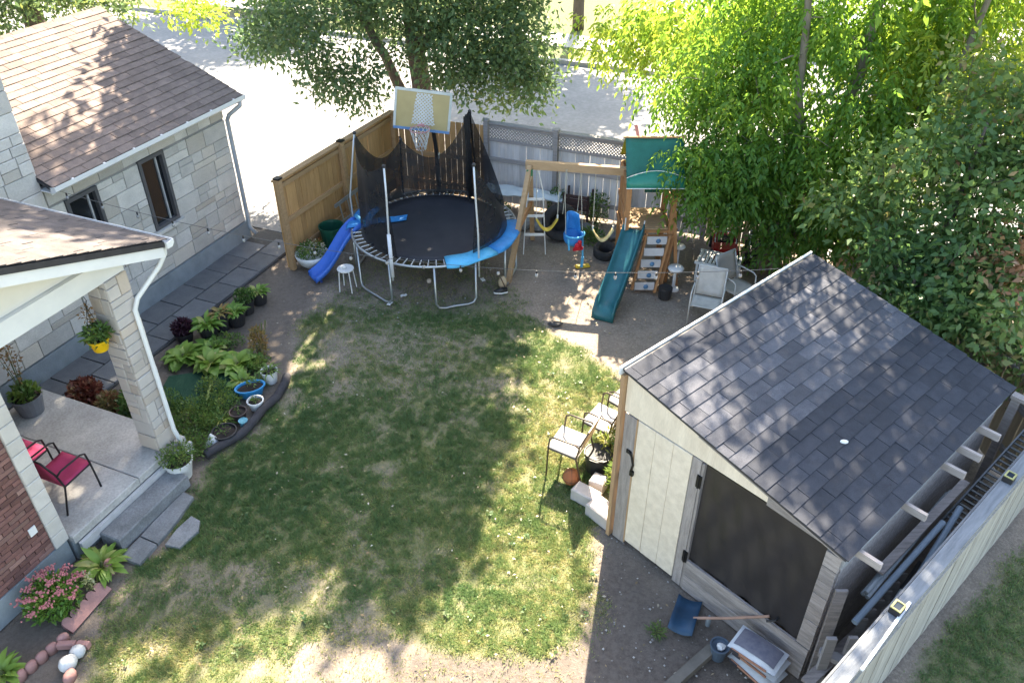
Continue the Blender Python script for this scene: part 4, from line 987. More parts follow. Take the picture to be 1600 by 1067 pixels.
potted("wide low black pot of soil at the bottom of the garden bed", (-4.14, 8.74, 0), .12, .17, .14, m_blackpl, "bush", .3, 25, .05, .02, fr=(.1, .1, .03))
t = thing("leafy_plant", "yellow green strappy leaved plant above the low black pot", "plant", (-4.28, 9.06, 0)); hosta_leaves(t, 60, .26, .028, tint=.62, m=lm_herb); MB().lathe([(.05, -.02), (.03, .08), (.01, .1)], 6).build("stem", m_stalk, t)
t = thing("leafy_plant", "strappy green plant between blue planter and white bucket", "plant", (-4.0, 9.95, 0)); hosta_leaves(t, 46, .24, .026, tint=.5, m=lm_herb); MB().lathe([(.05, -.02), (.03, .08), (.01, .1)], 6).build("stem", m_stalk, t)
mb = MB(); mb.lathe([(.13, 0), (.015, .2), (.0001, .205)], 9); solo(mb, "upturned_pot", m_whitepl, "white cone shaped upturned pot in front of the ground cover", "pot", (-4.28, 8.6, 0), .4)
for x, y, r, n, tn, lab in ((-4.72, 9.15, (.42, .38, .20), 1500, .42, "feathery green ground cover in the middle of the bed"), (-4.95, 8.72, (.36, .3, .24), 1200, .35, "bushy green ground cover against the stone column"), (-4.55, 8.45, (.34, .28, .18), 1000, .4, "low green ground cover above the big white pot"), (-4.62, 9.75, (.25, .2, .2), 500, .5, "light green fern clump on the turf mat edge"), (-5.15, 9.35, (.22, .2, .3), 500, .45, "upright green weeds beside the downspout"), (-4.35, 9.4, (.28, .3, .16), 700, .5, "leafy ground cover left of the blue planter"), (-4.05, 10.35, (.22, .2, .16), 500, .45, "leafy ground cover above the white bucket"), (-4.45, 8.95, (.22, .24, .2), 600, .38, "dense green ground cover between strappy plant and column"), (-4.75, 11.0, (.3, .2, .12), 500, .4, "low creeping leaves between hostas and the black pots")):
    t = thing("ground_cover", lab, "plant", (x, y, 0), 0, "ground cover plants in the bed"); foliage(t, "foliage", (0, 0, .1), r, n, (.055, .022), lm_herb, tn)
t = thing("fern_frond", "single tall arching fern frond over the turf mat", "plant", (-4.55, 9.3, 0))
mb = MB(); pts = [(.0, 0, 0), (.02, .0, .25), (.06, .01, .42), (.14, .02, .5)]; mb.tube(pts, [.006, .005, .004, .002], 5); mb.build("stem", m_stalk, t); hh = [leaf_mesh("leaf", lm_herb, .09, .03, .4, .75)]
for k in range(9): piece("leaf", hh[0], t, Matrix.Translation((.015 + .012 * k, .0, .2 + .035 * k)) @ rz4((k % 2) * math.pi + 1.57))
t = potted("big white ceramic pot of trailing greens by the porch step", (-4.52, 7.98, 0), .13, .19, .30, m_whitepl, "bush", .45, 700, .05, .02, fr=(.24, .24, .12))
# black corrugated edging tube
pts = []
ctl = [(-3.56, 10.12), (-3.55, 9.9), (-3.6, 9.62), (-3.74, 9.32), (-3.80, 9.05), (-3.92, 8.78), (-4.12, 8.55), (-4.34, 8.28)]
for i in range(len(ctl) - 1):
    for k in range(6): q = k / 6; pts.append((ctl[i][0] * (1 - q) + ctl[i + 1][0] * q + random.uniform(-.008, .008), ctl[i][1] * (1 - q) + ctl[i + 1][1] * q, .055 + .01 * math.sin(i * 2 + q * 3)))
o3 = pts[0]
solo(MB().tube([(a - o3[0], b - o3[1], c) for a, b, c in pts], [.066 + .006 * ((i % 2) - .5) for i in range(len(pts))], 12), "edging_tube", mat("black_sock_pipe", (0.03, 0.029, 0.034), (0.045, 0.043, 0.048), rough=.8, scale=10, bump=.6), "thick black edging tube curving along the garden bed", "edging", (o3[0], o3[1], 0), smooth=True)
# plants behind the porch
t = thing("coleus_plant", "red leaved coleus at the rear edge of the porch slab", "plant", hw(-5.30, -1.15)); foliage(t, "foliage", (0, 0, .26), (.22, .26, .22), 800, (.09, .055), lm_red, .4)
t = thing("coleus_plant", "variegated green and red coleus between the red one and the column", "plant", hw(-5.30, -1.62)); foliage(t, "foliage", (0, 0, .2), (.17, .2, .18), 500, (.08, .05), lm_red, .85)
t = thing("leafy_plant", "dark green leafy plant behind the stone column", "plant", hw(-5.2, -2.1)); foliage(t, "foliage", (0, 0, .3), (.22, .32, .3), 900, (.1, .05), lm_herb, .2)
t = thing("potted_plant", "grey tub with green plant and dry stems on the porch by the brick corner", "potted plant", hw(-6.0, -.95, .4)); pot(t, .16, .21, .30, mat("grey_tub", (0.16, 0.17, 0.19), rough=.6)); foliage(t, "foliage", (0, 0, .34), (.19, .19, .1), 220, (.1, .06), lm_herb, .35)
foliage(t, "dry_stem", (-.05, .05, .85), (.14, .14, .4), 120, (.06, .03), lm_dry, .15)
t = thing("hanging_pot", "yellow hanging pot of trailing plant under the porch beam", "hanging pot", hw(-6.12, -3.05, 2.18))
pot(t, .085, .12, .16, mat("yellow_plastic", (0.68, 0.42, 0.012), (0.6, 0.36, 0.01), rough=.4)); foliage(t, "foliage", (0, 0, .23), (.15, .15, .12), 260, (.09, .035), lm_herb, .3, droop=.3)
mb = MB()
for k in range(3): a = k * 2.1; mb.tube([(.12 * math.cos(a), .12 * math.sin(a), .15), (.0, .0, .62)], .004, 4)
mb.tube([(0, 0, .62), (.03, 0, .7), (0.0, 0, .78), (0, 0, .87)], .005, 4); mb.build("hanger", m_iron, t); foliage(t, "dry_stem", (-.02, 0, .5), (.08, .08, .14), 60, (.05, .02), lm_dry, .1, stems=False)
# front bed at the brick wall
hosta("light green hosta against the foundation beside the porch step", (-4.96, 6.42, 0), 70, .33, .085, .62, "plants at the brick wall foot")
hosta("light green hosta cut off by the corner of the view at the brick wall", (-5.46, 4.98, 0), 50, .27, .08, .6, "plants at the brick wall foot")
t = thing("sedum_plant", "pink flowering sedum clump at the foot of the brick wall", "plant", (-5.25, 5.84, 0), 0, "plants at the brick wall foot")
foliage(t, "foliage", (0, 0, .2), (.30, .30, .25), 1300, (.07, .04), lm_hosta, .3)
m_pink = mat("sedum_pink", (0.56, 0.22, 0.21), (0.46, 0.16, 0.17), rough=.9, scale=40, bump=1, bscale=120)
for k in range(17):
    a = k * 2.4; r = .06 + .27 * math.sqrt(k / 17); mb = MB()
    for q in range(24): mb.ball((random.gauss(0, .034), random.gauss(0, .034), random.uniform(-.01, .006)), random.uniform(.010, .017), 5, 3)
    o = tag(mb.build("flower_head", m_pink, t), kind="stuff"); o.location = (r * math.cos(a), r * math.sin(a), .49 - .22 * (r / .37) ** 2 + random.uniform(-.02, .03))
t = thing("spike_plant", "thin cream flowered stem between sedum and hosta", "plant", (-4.93, 6.05, 0)); foliage(t, "foliage", (0, 0, .2), (.05, .05, .2), 90, (.045, .025), leaf_mat("cream_leaf", (0.5, .48, .3), (0.3, .34, .12)), .3)
# edging pieces
m_pinkc = mat("pink_concrete", (0.36, 0.195, 0.175), (0.28, 0.155, 0.14), rough=.9, scale=8, bump=.4, rnd=.1)
def scallop(n, w):
    pts = [(0, -.02), (n * w, -.02)]
    top = []
    for i in range(n):
        for k in range(6): a = math.pi * k / 5; top.append((n * w - (i + .5) * w + math.cos(a) * w / 2 * .96, .10 + math.sin(a) * w * .55))
    return pts + top
def edging(label, p, rz, n, w, tilt, nm="edging_brick"):
    o = MB().prism(scallop(n, w), -.025, .025, Matrix.Rotation(R(90 - tilt), 4, 'X')).build(nm, m_pinkc); o.location = p; o.rotation_euler = (0, 0, rz); return tag(o, label, "edging", "pink concrete bed edging")
edging("long scalloped pink concrete edging leaning beside the sedum", (-4.96, 5.52, .0), math.atan2(.6, .2), 5, .125, 62)
edging("short pink edging piece by the slab below the porch step", (-4.84, 6.32, .0), 1.25, 1, .14, 20)
for i, (x, y, s, lab) in enumerate(((-5.00, 5.42, 1, "rounded pink edging stone touching the lower end of the scalloped edging"), (-5.07, 5.30, 1, "rounded pink edging stone second below the scalloped edging"), (-5.13, 5.19, 1, "rounded pink edging stone third below the scalloped edging"), (-5.19, 5.08, 1, "rounded pink edging stone fourth below the scalloped edging"), (-5.25, 4.97, 1, "rounded pink edging stone fifth below the scalloped edging"), (-4.72, 4.96, 1.25, "large pink edging stone below the two white boulders"))):
    mb = MB(); mb.lathe([(.055 * s, -.03), (.06 * s, .05), (.05 * s, .085), (.025 * s, .1), (.0001, .104)], 10, sx=1.15, sy=.75); solo(mb, "edging_stone", m_pinkc, lab, "edging", (x, y, 0), .9 + .1 * i, "pink concrete bed edging", smooth=True)
for x, y, l, a, lab in ((-4.92, 5.34, .2, .05, "straight pink edging brick above the white boulders, left piece"), (-4.74, 5.34, .14, -.1, "short pink edging brick above the white boulders, right piece")):
    solo(MB().block((0, 0, 0), (l, .07, .08), ch=.012), "edging_brick", m_pinkc, lab, "edging", (x, y, 0), a, "pink concrete bed edging")
m_boul = mat("white_boulder", (0.55, 0.56, 0.55), (0.42, 0.43, 0.43), rough=.8, scale=6, bump=.5)
solo(MB().ball((0, 0, .06), .085, 12, 8, sc=(1, .95, .85), wob=.06), "boulder", m_boul, "upper of two white boulders in the front bed", "stone", (-4.75, 5.24, 0), 0, smooth=True)
solo(MB().ball((0, 0, .07), .1, 12, 8, sc=(1, .9, .9), wob=.06), "boulder", m_boul, "lower and larger of two white boulders in the front bed", "stone", (-4.79, 5.09, 0), 1, smooth=True)
# ================================================================== trampoline and things round it
m_galv = mat("galvanised_tube", (0.42, 0.45, 0.46), (0.34, 0.365, 0.375), rough=.35, metal=.7, scale=5)
m_matblk = mat("trampoline_mat", (0.020, 0.022, 0.028), (0.030, 0.031, 0.038), rough=.7, scale=3, bump=.3, bscale=200)
m_padblue = mat("blue_pad", (0.025, 0.26, 0.60), (0.016, 0.17, 0.44), rough=.55, scale=5, bump=.4, bscale=14, grain=.1)
m_padlt = mat("light_blue_pad", (0.08, 0.42, 0.66), (0.05, 0.32, 0.56), rough=.55, scale=5, bump=.4, bscale=14, grain=.1)
m_net = net_mat("black_netting", (0.010, 0.011, 0.014), 0.15)
TC, TR, TZ = (-1.45, 13.62, 0), 1.53, .88
tr = thing("trampoline", "round black trampoline with torn safety net and leftover blue edge pads", "trampoline", TC)
pc = lambda a, r, z: (r * math.cos(R(a)), r * math.sin(R(a)), z)
MB().tube([pc(a, TR, TZ) for a in range(0, 360, 6)], .024, 8, closed=True).build("frame", m_galv, tr, smooth=True)
mb = MB(); mb.lathe([(.0001, TZ - .035), (.6, TZ - .03), (1.1, TZ - .015), (1.31, TZ), (1.31, TZ - .012), (.0001, TZ - .05)], 60); mb.build("mat", m_matblk, tr, smooth=True)
MB().tube([pc(a, 1.31, TZ + .004) for a in range(0, 360, 6)], .012, 5, closed=True).build("mat_hem", mat("mat_hem", (0.05, 0.05, 0.055), rough=.6), tr)
spr = MB(); spr.tube([(1.30, 0, TZ + .006), (1.515, 0, TZ + .006)], .0095, 6); spr = spr.mesh("spring"); spr.materials.append(mat("bright_spring", (0.72, 0.72, 0.72), (.6, .6, .6), rough=.35, metal=.3))
for k in range(64): piece("spring", spr, tr, rz4(R(k * 360 / 64)))
for a0, a1 in ((-152, -117), (-86, -58), (-30, 0), (25, 55), (85, 120), (150, 185)):
    p = [pc(a0, TR, TZ - .02), pc(a0, TR, .12), pc(a0 + 2, TR, .04), pc(a0 + 6, TR - .01, .02), pc((a0 + a1) / 2, TR - .04, .02), pc(a1 - 6, TR - .01, .02), pc(a1 - 2, TR, .04), pc(a1, TR, .12), pc(a1, TR, TZ - .02)]
    MB().tube(p, .021, 8).build("leg", m_galv, tr, smooth=True)
m_pole = mat("bright_pole", (0.62, 0.64, 0.65), (0.55, 0.57, 0.58), rough=.4, metal=.3); m_foam = mat("white_foam", (0.66, 0.68, 0.72), (0.58, 0.6, 0.65), rough=.8)
POL = {-114: (2.66, 1.50), -56: (2.62, 1.48), 173: (2.62, 1.34), 62: (2.62, 1.40), 118: (2.05, 1.45)}
for a, (zt, rt) in POL.items():
    o = MB().tube([pc(a, TR + .03, .55), pc(a, TR + .03, 1.4), pc(a, (TR + rt) / 2, 2.1), pc(a, rt, zt)], .017, 7).build("pole", m_pole if a not in (62, 118) else m_blackpl, tr, smooth=True)
    MB().ball(pc(a, rt, zt), .035, 8, 6).build("pole_cap", m_blackpl, o)
    if a == -114: MB().tube([pc(a, TR + .03, .62), pc(a, TR + .03, 1.45)], .033, 9).build("foam_sleeve", m_foam, o, smooth=True)
def net_panel(a0, a1, sag, zmin0=.0, zmin1=.0, ripple=.05):
    (z0, r0), (z1, r1) = POL[a0], POL[a1]; d = (a1 - a0) % 360
    rows = []
    for i in range(9):
        v = i / 8; row = []
        for j in range(17):
            u = j / 16; a = a0 + d * u; zt = z0 + (z1 - z0) * u - sag * 4 * u * (1 - u); z = .9 + (zt - .9) * v
            r = (1.36 * (1 - v) + (r0 + (r1 - r0) * u) * v) * (1 - .10 * math.sin(math.pi * u) * v) + ripple * math.sin(u * 19 + v * 3) * (1 - abs(2 * v - 1)) * .6
            row.append(pc(a, r, z))
        rows.append(row)
    MB().sheet(rows).build("net", m_net, tr, smooth=True)
net_panel(173, -114, .32); net_panel(118, 173, .42); net_panel(62, 118, .62); net_panel(-56, 62, 1.28, ripple=.09)
# bunched net hanging from the rear right pole
rows = [[(pc(62, 1.40 - .02 * j, 0)[0] + .035 * math.cos(j * 1.9 + i), pc(62, 1.40 - .02 * j, 0)[1] + .035 * math.sin(j * 1.9 + i * .5) - .02 * j, 2.62 - i * .17) for j in range(9)] for i in range(11)]
MB().sheet(rows).build("bunched_net", mat("black_net_bunch", (0.014, 0.015, 0.018), rough=.7), tr, smooth=True)
def pad(a0, a1, m, r0=1.27, r1=1.58, z=.91, drop=.05):
    n = max(3, int((a1 - a0) / 5)); rows = []
    for i in range(n + 1):
        a = a0 + (a1 - a0) * i / n; w = .008 * math.sin(i * 1.3)
        rows.append([pc(a, r0, z + w), pc(a, (r0 + r1) / 2, z + .008 + w), pc(a, r1, z + w), pc(a, r1 + .03, z - drop * (.7 + .3 * math.sin(i)))])
    return MB().sheet(rows, .018)
pad(-78, -42, m_padlt).build("edge_pad", m_padlt, tr, smooth=True); pad(-41.5, 6, m_padblue).build("edge_pad", m_padblue, tr, smooth=True)
pad(150, 186, m_padblue, 1.22, 1.6).build("edge_pad", m_padblue, tr, smooth=True)
def at(p, c): return tuple(a - b for a, b in zip(p, c))
rows = [[at((-2.72 + .72 * i / 6, 13.62 + .22 * i / 6 + .10 * j, .885 + .012 * math.sin(i)), TC) for j in (0, 1, 2)] for i in range(7)]
MB().sheet(rows, -.018).build("loose_pad", m_padblue, tr)
# kids slide leaning on the trampoline
A_, B_ = Vector((-2.86, 13.66, .93)), Vector((-3.74, 13.05, .07)); dr = (B_ - A_); sd_ = Vector((-dr.y, dr.x, 0)).normalized()
ks = thing("kids_slide", "wavy blue plastic kids slide leaning on the trampoline edge", "slide", (B_.x, B_.y, 0))
rows = []
for i in range(15):
    t = i / 14; c = A_ + dr * t + Vector((0, 0, .07 * math.sin(t * 2 * math.pi) - (.04 if t < .06 else 0)))
    w = .16
    rows.append([tuple(c + sd_ * s * w + Vector((0, 0, h))) for s, h in ((-1.12, -.02), (-1.08, .085), (-.94, .085), (-.82, .0), (0, -.008), (.82, .0), (.94, .085), (1.08, .085), (1.12, -.02))])
MB().sheet(rows, .012).build("chute", mat("slide_blue", (0.04, 0.16, 0.58), (0.03, 0.12, 0.46), rough=.35, scale=3), ks, smooth=True, world=True)
for q in (-.12, .12): MB().bar(B_ + sd_ * q + Vector((.1, .08, .02)), B_ + sd_ * q + Vector((.1, .08, -.07)), .04, .04).build("foot", mat("slide_foot", (0.02, 0.05, 0.2), rough=.4), ks, world=True)
mb = MB(); mb.bar(A_ - sd_ * .17 + Vector((.02, 0, .06)), A_ + sd_ * .17 + Vector((.02, 0, .06)), .05, .05); mb.build("top_hook", m_padlt, ks, world=True)
# stool
st = thing("stool", "small round white metal stool under the slide end", "stool", (-3.03, 12.78, 0))
MB().lathe([(.0001, .43), (.15, .43), (.155, .44), (.155, .452), (.145, .458), (.0001, .455)], 20).build("seat", m_whitepl, st)
for k in range(4): a = k * math.pi / 2 + .6; MB().tube([(.12 * math.cos(a), .12 * math.sin(a), .43), (.135 * math.cos(a), .135 * math.sin(a), .4), (.17 * math.cos(a), .17 * math.sin(a), 0)], .011, 6).build("leg", m_whitepl, st)
solo(MB().ball((0, 0, .03), .035, 8, 6, sc=(1.4, 1, .8), wob=.15), "crumpled_paper", m_whitepl, "crumpled white paper on the stool seat", "paper", (-3.05, 12.76, .455))
# bin
bn = thing("yard_bin", "dark green round plastic bin against the cedar fence", "bin", (-3.55, 14.28, 0))
mb = MB(); mb.lathe([(.19, 0), (.235, .5), (.255, .505), (.255, .54), (.235, .54), (.225, .5), (.18, .06), (.0001, .05)], 20); mb.build("body", mat("bin_green", (0.008, 0.085, 0.05), (0.006, 0.065, 0.04), rough=.45), bn, smooth=False)
MB().box((.23, -.1, .5), (.03, .14, .03), rz=-.4).build("handle", mat("bin_handle", (0.01, .1, .06), rough=.4), bn)
# white bowl planter by the post
t = thing("bowl_planter", "large white bowl planter of mixed flowers beside the black capped post", "planter", (-3.84, 13.62, 0))
MB().lathe([(.12, 0), (.24, .10), (.30, .22), (.32, .30), (.29, .30), (.27, .24), (.0001, .24)], 22).build("pot", m_whitepl, t, smooth=True)
foliage(t, "foliage", (0, 0, .34), (.28, .28, .17), 520, (.07, .03), lm_herb, .35); foliage(t, "flowers", (.05, .03, .40), (.2, .2, .16), 120, (.05, .03), leaf_mat("flower_mix", [(0.3, .05, .04), (0.45, .3, .08), (.55, .55, .5), (.2, .08, .1)], None), .5, stems=False)
# ladder on the fence
t = thing("ladder", "grey aluminium ladder lying on its side along the cedar fence", "ladder", (-3.55, 14.6, 0), math.atan2(3.62, 1.69))
for z, y in ((.42, -.12), (.80, -.06)): MB().bar((0, y, z), (1.9, y + .02, z + .04), .03, .07).build("rail", m_galv, t)
for k in range(7): MB().tube([(.15 + .27 * k, -.12, .42), (.15 + .27 * k, -.06, .82)], .016, 6).build("rung", m_galv, t)
for a, b in ((.1, .39), (1.8, .41)): MB().bar((a, -.12, b), (a, -.12, 0), .03, .05).build("foot", m_galv, t)

# basketball hoop
bb = thing("basketball_hoop", "basketball hoop with amber backboard and white lattice patch", "basketball hoop", (-1.80, 16.15, 0))
tl = Matrix.Translation((-.0, -.15, 2.22)) @ Matrix.Rotation(R(7), 4, 'Y') @ Matrix.Rotation(R(-6), 4, 'X')
def tb(mb): mb.V = [tuple(tl @ Vector(v)) for v in mb.V]; return mb
brd = tb(MB().box((0, 0, 0), (1.06, .025, .74))).build("backboard", mat("amber_board", (0.50, 0.39, 0.19), (0.42, 0.32, 0.15), rough=.35, scale=2), bb)
f = MB(); f.box((0, -.005, .385), (1.14, .05, .05)); f.box((-.55, -.005, 0), (.05, .05, .72)); f.box((.55, -.005, 0), (.05, .05, .72)); tb(f).build("frame", mat("board_frame", (0.62, 0.63, 0.58), rough=.5), brd)
tb(MB().box((0, -.006, -.385), (1.14, .055, .05))).build("frame", mat("board_frame_blue", (0.16, 0.30, 0.52), rough=.5), brd)
lat = MB(); s = .052
def inside(x, z): return abs(x - .02) < (.16 + .09 * (.33 - z) / .66) and -.30 < z < .35
for sg in (1, -1):
    for k in range(-16, 17):
        c = k * s * 1.35; pts = [(c + sg * q * .02, q * .02) for q in range(-26, 27)]; pts = [p for p in pts if inside(*p)]
        if len(pts) > 2: lat.bar((pts[0][0], -.02 - .004 * sg, pts[0][1]), (pts[-1][0], -.02 - .004 * sg, pts[-1][1]), .006, .021, up=(0, 0, 1))
tb(lat).build("lattice_patch", m_whitepl, brd)
rimc = Vector((-.05, -.42, 1.93))
MB().tube([rimc + Vector((.2 * math.cos(R(a)), .2 * math.sin(R(a)), 0)) for a in range(0, 360, 15)], .011, 6, closed=True).build("rim", mat("faded_rim", (0.62, 0.30, 0.30), rough=.5), bb)
MB().bar(rimc + Vector((0, .19, 0)), (-.03, -.16, 1.95), .12, .05).build("rim_bracket", mat("faded_rim", (0.6, .3, .3)), bb)
nt_ = MB(); nc = 12
for k in range(nc):
    for sg in (1, -1):
        nt_.tube([rimc + Vector(((.2 - .1 * q / 6) * math.cos((k + sg * q * .5) * 2 * math.pi / nc), (.2 - .1 * q / 6) * math.sin((k + sg * q * .5) * 2 * math.pi / nc), -.07 * q)) for q in range(7)], .006, 4)
nt_.tube([rimc + Vector((0.02, -.1, -.4)), rimc + Vector((0.03, -.1, -.62)), rimc + Vector((0.02, -.1, -.85))], .006, 4)
nt_.build("net", m_whitepl, bb)
po = MB().tube([(.22, .22, 0), (.20, .2, 1.2), (.14, .08, 2.0), (.1, -.06, 2.3)], .045, 10).build("pole", m_blackpl, bb, smooth=True)
for z in (.55, 1.05): MB().lathe([(.048, 0), (.048, .12)], 10, c=(.215, .215, z)).build("pole_label", m_whitepl, po)
MB().block((.2, .35, 0), (.6, .45, .16), ch=.04).build("base", m_blackpl, bb)

# ================================================================== swing set
m_play = mat("play_cedar", (0.40, 0.20, 0.085), (0.31, 0.15, 0.06), rough=.75, scale=2.5, rnd=.1, stretch=(3, 3, 1), bump=.2)
m_beam = mat("swing_beam_wood", (0.42, 0.28, 0.16), (0.34, 0.22, 0.12), rough=.8, scale=3, stretch=(1, 6, 6))
m_grnp = mat("green_tarp", (0.012, 0.125, 0.092), (0.007, 0.085, 0.065), rough=.5, scale=4, bump=.5, bscale=5, grain=.08)
m_slideg = mat("slide_green", (0.016, 0.125, 0.142), (0.012, 0.088, 0.105), rough=.38, scale=5, grain=.1, bump=.15)
m_rope = mat("swing_rope", (0.52, 0.49, 0.40), rough=.7)
SO2 = (2.5, 13.45, 0)
ss = thing("swing_set", "wooden swing set with green roofed tower, teal slide and long swing beam", "playset", SO2)
def wb(name, m, fn, parent=ss, smooth=False):
    mb = MB(); fn(mb); return mb.build(name, m, parent, smooth=smooth, world=True)
bm0, bm1 = Vector((.30, 13.86, 1.99)), Vector((2.1, 13.56, 1.99)); bd = (bm1 - bm0).normalized()
wb("beam", m_beam, lambda b: b.bar(bm0 - bd * .05, bm1, .09, .15))
wb("a_frame_leg", m_beam, lambda b: b.bar((.33, 13.80, 2.0), (-.07, 13.02, 0), .085, .085)); wb("a_frame_leg", m_beam, lambda b: b.bar((.33, 13.92, 2.0), (.42, 14.72, 0), .085, .085))
wb("a_frame_brace", m_play, lambda b: b.bar((.16, 13.42, 1.02), (.37, 14.3, 1.02), .05, .12)); wb("bracket", mat("green_bracket", (0.01, .16, .07), rough=.4), lambda b: b.box((.32, 13.83, 1.88), (.11, .2, .12)))
# tower: left/right x, front/back y
tx0, tx1, ty0, ty1 = 2.05, 2.86, 13.08, 13.92
for x, y in ((tx0, ty0), (tx1, ty0), (tx0, ty1), (tx1, ty1)): wb("tower_post", m_play, lambda b: b.box((x, y, 1.02), (.09, .09, 2.04)))
wb("deck", m_play, lambda b: b.box(((tx0 + tx1) / 2, (ty0 + ty1) / 2, 1.05), (tx1 - tx0 + .05, ty1 - ty0 + .05, .05)))
for k in range(6): wb("deck_board", m_beam, lambda b: b.box(((tx0 + tx1) / 2, ty0 + .07 + k * .14, 1.088), (tx1 - tx0 - .1, .132, .025)))
for y in (ty0 - .045, ty1 + .045):
    for z in (1.98, .95): wb("tower_rail", m_play, lambda b: b.box(((tx0 + tx1) / 2, y, z), (tx1 - tx0 + .1, .035, .10)))
for x in (tx0 - .045, tx1 + .045):
    for z in (1.98, 1.42, .95): wb("tower_rail", m_play, lambda b: b.box((x, (ty0 + ty1) / 2, z), (.035, ty1 - ty0 + .1, .10)))
for k in range(5): wb("wall_slat", m_play, lambda b: b.box((tx0 - .045 + .012, ty0 + .12 + k * .16, 1.55), (.02, .1, .8)))
wb("wall_panel", m_grnp, lambda b: b.box((tx1 - .22, ty1 + .01, 1.62), (.36, .02, .42)))
wb("panel_trim", m_whitepl, lambda b: b.tube([(tx1 - .40, ty1 - .01, 1.41), (tx1 - .04, ty1 - .01, 1.41)], .008, 5) and b.tube([(tx1 - .40, ty1 - .01, 1.41), (tx1 - .40, ty1 - .01, 1.83)], .008, 5))
# tarp roof: ridge along x, front slope down to the eave, scalloped valance
rdg, evz, evy = 2.66, 2.12, 13.0
x0, x1 = tx0 - .08, tx1 + .12
rows = [[(x0 + (x1 - x0) * j / 8, 13.5 + (evy - 13.5) * i / 6, rdg + (evz - rdg) * i / 6 - .015 * math.sin(math.pi * j / 8)) for j in range(9)] for i in range(7)]
rf = wb("tarp_roof", m_grnp, lambda b: b.sheet(rows, .006), smooth=True)
rows = [[(x0 + (x1 - x0) * j / 8, 13.5 + (14.0 - 13.5) * i / 6, rdg + (evz - rdg) * i / 6) for j in range(9)] for i in range(7)]
wb("tarp_roof", mat("backlit_green_tarp", (0.25, 0.26, 0.02), rough=.5), lambda b: b.sheet(rows, .006), smooth=True)  # rear slope: sunlight through the tarp put into its colour
rows = [[(x0 + (x1 - x0) * j / 10, evy - .02 - .04 * i, evz - .075 * i + (.13 * math.sin(math.pi * j / 10) if i == 0 else 0)) for j in range(11)] for i in range(3)]
wb("valance", mat("green_valance", (0.015, 0.19, 0.13), (0.012, .15, .11), rough=.35), lambda b: b.sheet(rows, .006), smooth=True)
wb("valance_cord", m_whitepl, lambda b: b.tube([(x0 + (x1 - x0) * j / 10, evy - .03, evz + .012 + .13 * math.sin(math.pi * j / 10)) for j in range(11)], .006, 5) and b.tube([(x0, evy - .105, evz - .155), (x1, evy - .105, evz - .155)], .009, 5), rf)
wb("ridge_pole", m_play, lambda b: b.tube([(x0 - .03, 13.5, rdg - .012), (x1 + .05, 13.5, rdg - .012)], .02, 7))
rows = [[(x1 - .005, 13.05 + .9 * j / 6, 2.08 + i * .01 + (.55 * (1 - abs(j / 3 - 1))) * i / 4) for j in range(7)] for i in range(5)]
wb("gable_tarp", mat("backlit_tarp", (0.55, 0.42, 0.02), rough=.5), lambda b: b.sheet(rows, .006))  # gable end: glow of sun through the cloth painted as yellow
# slide
S0, S1 = Vector((2.19, 13.02, 1.13)), Vector((1.63, 11.88, .16)); dS = S1 - S0; sv = Vector((-dS.y, dS.x, 0)).normalized()
rows = []
for i in range(17):
    t = i / 16; c = S0 + dS * t
    c.z = S0.z + (S1.z - S0.z) * t - .05 * math.sin(math.pi * t * 1.0) + (.0 if t < .9 else .05 * (t - .9) / .1)
    rows.append([tuple(c + sv * s_2 * .17 + Vector((0, 0, h))) for s_2, h in ((-1.2, -.03), (-1.14, .13), (-.98, .13), (-.88, .0), (0, -.01), (.88, .0), (.98, .13), (1.14, .13), (1.2, -.03))])
c = S1 + dS.normalized() * .16; c.z = .07
rows.append([tuple(c + sv * s_2 * .17 + Vector((0, 0, h))) for s_2, h in ((-1.2, -.05), (-1.14, .10), (-.98, .10), (-.88, .03), (0, .02), (.88, .03), (.98, .10), (1.14, .10), (1.2, -.05))])
c = c + dS.normalized() * .02
rows.append([(p[0] + dS.normalized().x * .02, p[1] + dS.normalized().y * .02, .0) for p in rows[-1]])
wb("slide", m_slideg, lambda b: b.sheet(rows, .012), smooth=True)
wb("slide_handle", m_whitepl, lambda b: b.tube([(2.02, 13.0, 1.12), (2.02, 12.98, 1.36)], .012, 6) and b.tube([(2.36, 13.0, 1.12), (2.36, 12.98, 1.3)], .012, 6))
# climbing ladder wall
L0, L1 = Vector((2.64, 13.02, 1.02)), Vector((2.40, 12.66, .04)); lx = Vector((.2, -.05, 0))
for s_3 in (-1, 1): wb("climb_stringer", m_play, lambda b: b.bar(L0 + lx * s_3, L1 + lx * s_3, .04, .09, up=(0, -1, .4)))
m_wht = mat("grey_white_panel", (0.48, 0.47, 0.45), (0.4, 0.39, 0.38), rough=.6, rnd=.08)
for k in range(5):
    c = L0 + (L1 - L0) * (.1 + .2 * k); pn = wb("climb_panel", m_wht, lambda b: b.box(c + Vector((0, -.02, 0)), (.36, .03, .14), M=Matrix.Rotation(R(-20), 3, 'X')))
    if k != 1: wb("climb_hold", mat("blue_hold", (0.08, 0.2, 0.34), rough=.5), lambda b: b.ball(c + Vector((.02, -.05, .0)), .045, 8, 6, sc=(1, .6, 1)), pn)
wb("support_leg", m_play, lambda b: b.bar((2.95, 13.1, 1.1), (2.72, 12.72, 0), .07, .07))
wb("slant_leg", m_play, lambda b: b.bar((2.9, 13.1, 1.4), (3.05, 12.9, .0), .06, .06))
